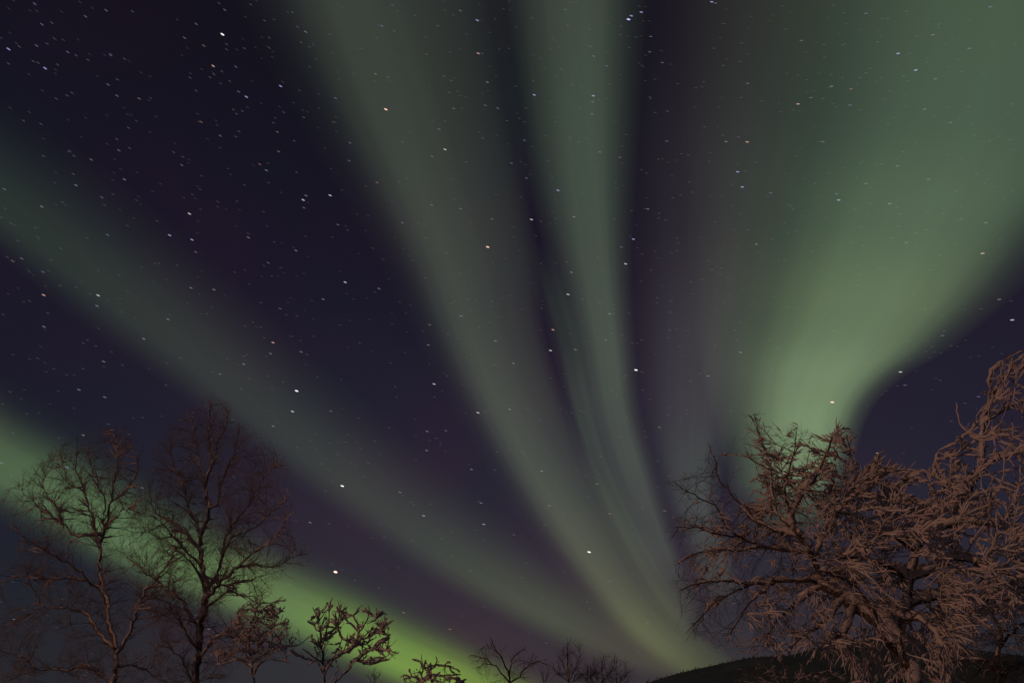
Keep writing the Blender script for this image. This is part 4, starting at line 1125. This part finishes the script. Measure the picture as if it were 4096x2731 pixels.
# the big right tree
SPECS.append(dict(seed=83, thin=[(3860, 1380, 4200, 1960, .33), (3700, 1900, 4200, 2300, .7), (2650, 2350, 3000, 2650, .7)], twig_mat=M_FROST, D=8.0, tropf=lambda q: np.stack([(q[:, 0] - 3.2) * .07, np.zeros(len(q)), np.clip((q[:, 2] - 3.6) * .30, -.42, .22)], -1), step=.055, W=.85, n=3300, di=.6, dk=.10, tip=.0022, shoots=dict(rate=1.0, len=.30, sub=3.4, wob=.08, bend=.28), trop=(-.04, 0, .02), round=150, wob=.10, zmin=2.4, twig_from=.018, lr=.8,
  label='big snow-covered birch on the right lit warm orange, boughs bent and tangled',
  env=[(2690, 1925), (2740, 2010), (2680, 2120), (2740, 2200), (2690, 2290), (2740, 2400), (2720, 2520), (2850, 2540), (2900, 2600), (3030, 2600), (3150, 2620), (3300, 2590), (3380, 2660), (3480, 2760), (3800, 2760), (3860, 2560), (3960, 2460), (4180, 2420), (4180, 1400), (4020, 1430), (3960, 1540), (3905, 1640), (3870, 1720), (3780, 1830), (3720, 1900), (3640, 1910), (3520, 1820), (3480, 1900), (3390, 1880), (3400, 1740), (3330, 1720), (3260, 1800), (3200, 1720), (3140, 1760), (3060, 1690), (2990, 1660), (2970, 1780), (2900, 1840), (2850, 1770), (2790, 1830), (2790, 1900)],
  gaps=[(2800, 2150, 50, 28), (3030, 2250, 60, 40), (2950, 1930, 60, 90), (3400, 2480, 70, 40), (3610, 2350, 26, 60), (3720, 2380, 60, 40), (3330, 2140, 50, 26), (4010, 1700, 40, 40), (3880, 2180, 70, 30), (3450, 2330, 60, 26), (3550, 2160, 60, 22), (3680, 1960, 60, 30), (4030, 2030, 60, 30), (3420, 2600, 50, 40), (2980, 2530, 30, 40), (3700, 2500, 40, 40), (3560, 2610, 70, 90), (3650, 2260, 60, 90), (3440, 2450, 60, 40), (3660, 2700, 60, 60)],
  limbs=[
   Lb(.088, .030, (3700, 2830), (3657, 2718), (3612, 2643), (3550, 2558), (3514, 2500), (3479, 2470), (3430, 2440), (3389, 2415), (3365, 2382), (3324, 2362), (3290, 2340), (3280, 2300), lean=.25),
   Lb(.06, .012, (3550, 2558), (3590, 2490), (3630, 2424), (3639, 2343), (3657, 2281), (3670, 2210), (3693, 2160), (3706, 2129), (3728, 2098), (3760, 2060), (3800, 2034), (3850, 2003), (3880, 1958), (3910, 1904), (3934, 1869), (3938, 1793), (3934, 1712), (3943, 1645), (3975, 1580), (4014, 1512), (4059, 1453), dz=.5),
   Lb(.045, .012, (3280, 2310), (3244, 2217), (3204, 2152), (3180, 2120), (3175, 2050), (3210, 1980), (3260, 1910), (3300, 1830), (3330, 1745), dz=-.3),
   Lb(.03, .010, (3660, 2325), (3724, 2285), (3791, 2250), (3880, 2245), (3938, 2277), (4010, 2290), (4095, 2317), dz=-.4),
   Lb(.03, .005, (3244, 2217), (3150, 2200), (3050, 2180), (2960, 2150), (2902, 2105), (2883, 2059), (2868, 2025), (2814, 1998), (2753, 1967), (2692, 1925), dz=-.2),
   Lb(.025, .004, (3204, 2152), (3100, 2120), (3002, 2070), (2960, 2017), (2898, 1944), (2868, 1898), (2860, 1845), (2833, 1768), dz=.3),
   Lb(.025, .005, (3180, 2120), (3110, 2050), (3090, 1960), (3080, 1850), (3045, 1760), (3015, 1655), dz=.1),
   Lb(.022, .005, (3175, 2060), (3140, 1970), (3160, 1860), (3180, 1790), (3185, 1715), dz=-.3),
   Lb(.03, .006, (3250, 2230), (3330, 2090), (3390, 2010), (3430, 1930), (3430, 1860), dz=.4),
   Lb(.03, .006, (3290, 2330), (3190, 2320), (3100, 2325), (3000, 2335), (2900, 2325), (2800, 2330), (2720, 2360), dz=-.4),
   Lb(.022, .004, (3010, 2335), (2930, 2370), (2850, 2420), (2790, 2480), (2745, 2530), dz=.3),
   Lb(.022, .004, (3100, 2325), (3010, 2400), (2950, 2480), (2905, 2580), dz=-.3),
   Lb(.025, .004, (3290, 2340), (3200, 2400), (3120, 2470), (3070, 2540), (3040, 2600), dz=.2),
   Lb(.025, .005, (3380, 2405), (3320, 2470), (3250, 2520), (3180, 2570), (3150, 2630), dz=-.4),
   Lb(.03, .006, (3420, 2435), (3390, 2510), (3330, 2560), (3290, 2600), dz=-.5),
   Lb(.022, .005, (3050, 2180), (2960, 2200), (2860, 2200), (2770, 2220), (2700, 2260), dz=-.2),
   Lb(.02, .005, (2960, 2150), (2880, 2140), (2790, 2110), (2690, 2110), dz=-.2),
   Lb(.03, .006, (3760, 2060), (3650, 2010), (3560, 1960), (3520, 1890), (3515, 1820), dz=.3),
   Lb(.025, .006, (3855, 2003), (3770, 1940), (3740, 1870), (3760, 1800), dz=-.2),
   Lb(.025, .006, (3934, 1869), (4010, 1830), (4080, 1810), (4150, 1790), dz=-.3),
   Lb(.025, .006, (3937, 1780), (3880, 1740), (3840, 1690), (3825, 1610), dz=.2),
   Lb(.025, .006, (3938, 1700), (4000, 1650), (4095, 1610), (4150, 1600), dz=-.2),
   Lb(.03, .008, (3693, 2160), (3780, 2110), (3880, 2090), (4000, 2110), (4110, 2170), dz=-.3),
   Lb(.03, .006, (3670, 2210), (3580, 2150), (3480, 2120), (3400, 2060), (3340, 2050), dz=-.5),
   Lb(.03, .006, (3640, 2330), (3560, 2270), (3480, 2240), (3400, 2230), (3320, 2240), dz=-.6),
   Lb(.03, .006, (3520, 2510), (3470, 2410), (3400, 2330), (3340, 2300), (3260, 2280), dz=-.5),
   Lb(.03, .008, (3600, 2480), (3680, 2480), (3740, 2530), (3770, 2590), dz=-.5),
   Lb(.03, .008, (3630, 2424), (3720, 2400), (3820, 2380), (3920, 2400), (4020, 2380), dz=.3),
   Lb(.03, .006, (3640, 2690), (3600, 2560), (3640, 2480), (3700, 2430), dz=-.5),
   Lb(.025, .006, (4010, 1520), (4080, 1480), (4140, 1440), dz=-.2),
   Lb(.025, .006, (3975, 1580), (3960, 1520), (3990, 1470), (4030, 1420), dz=-.2),
  ],
  snow=dict(t=.050, rmin=.0, a=.20, sc=4.0, fork=1.5, gmin=.42, lim=.6, gmax=2.1, vert=.35, up=(-.35, -.15, 1.0), lo=.7, ax=(.42, 2.75, .9))))
for s in SPECS:
    tree(s)
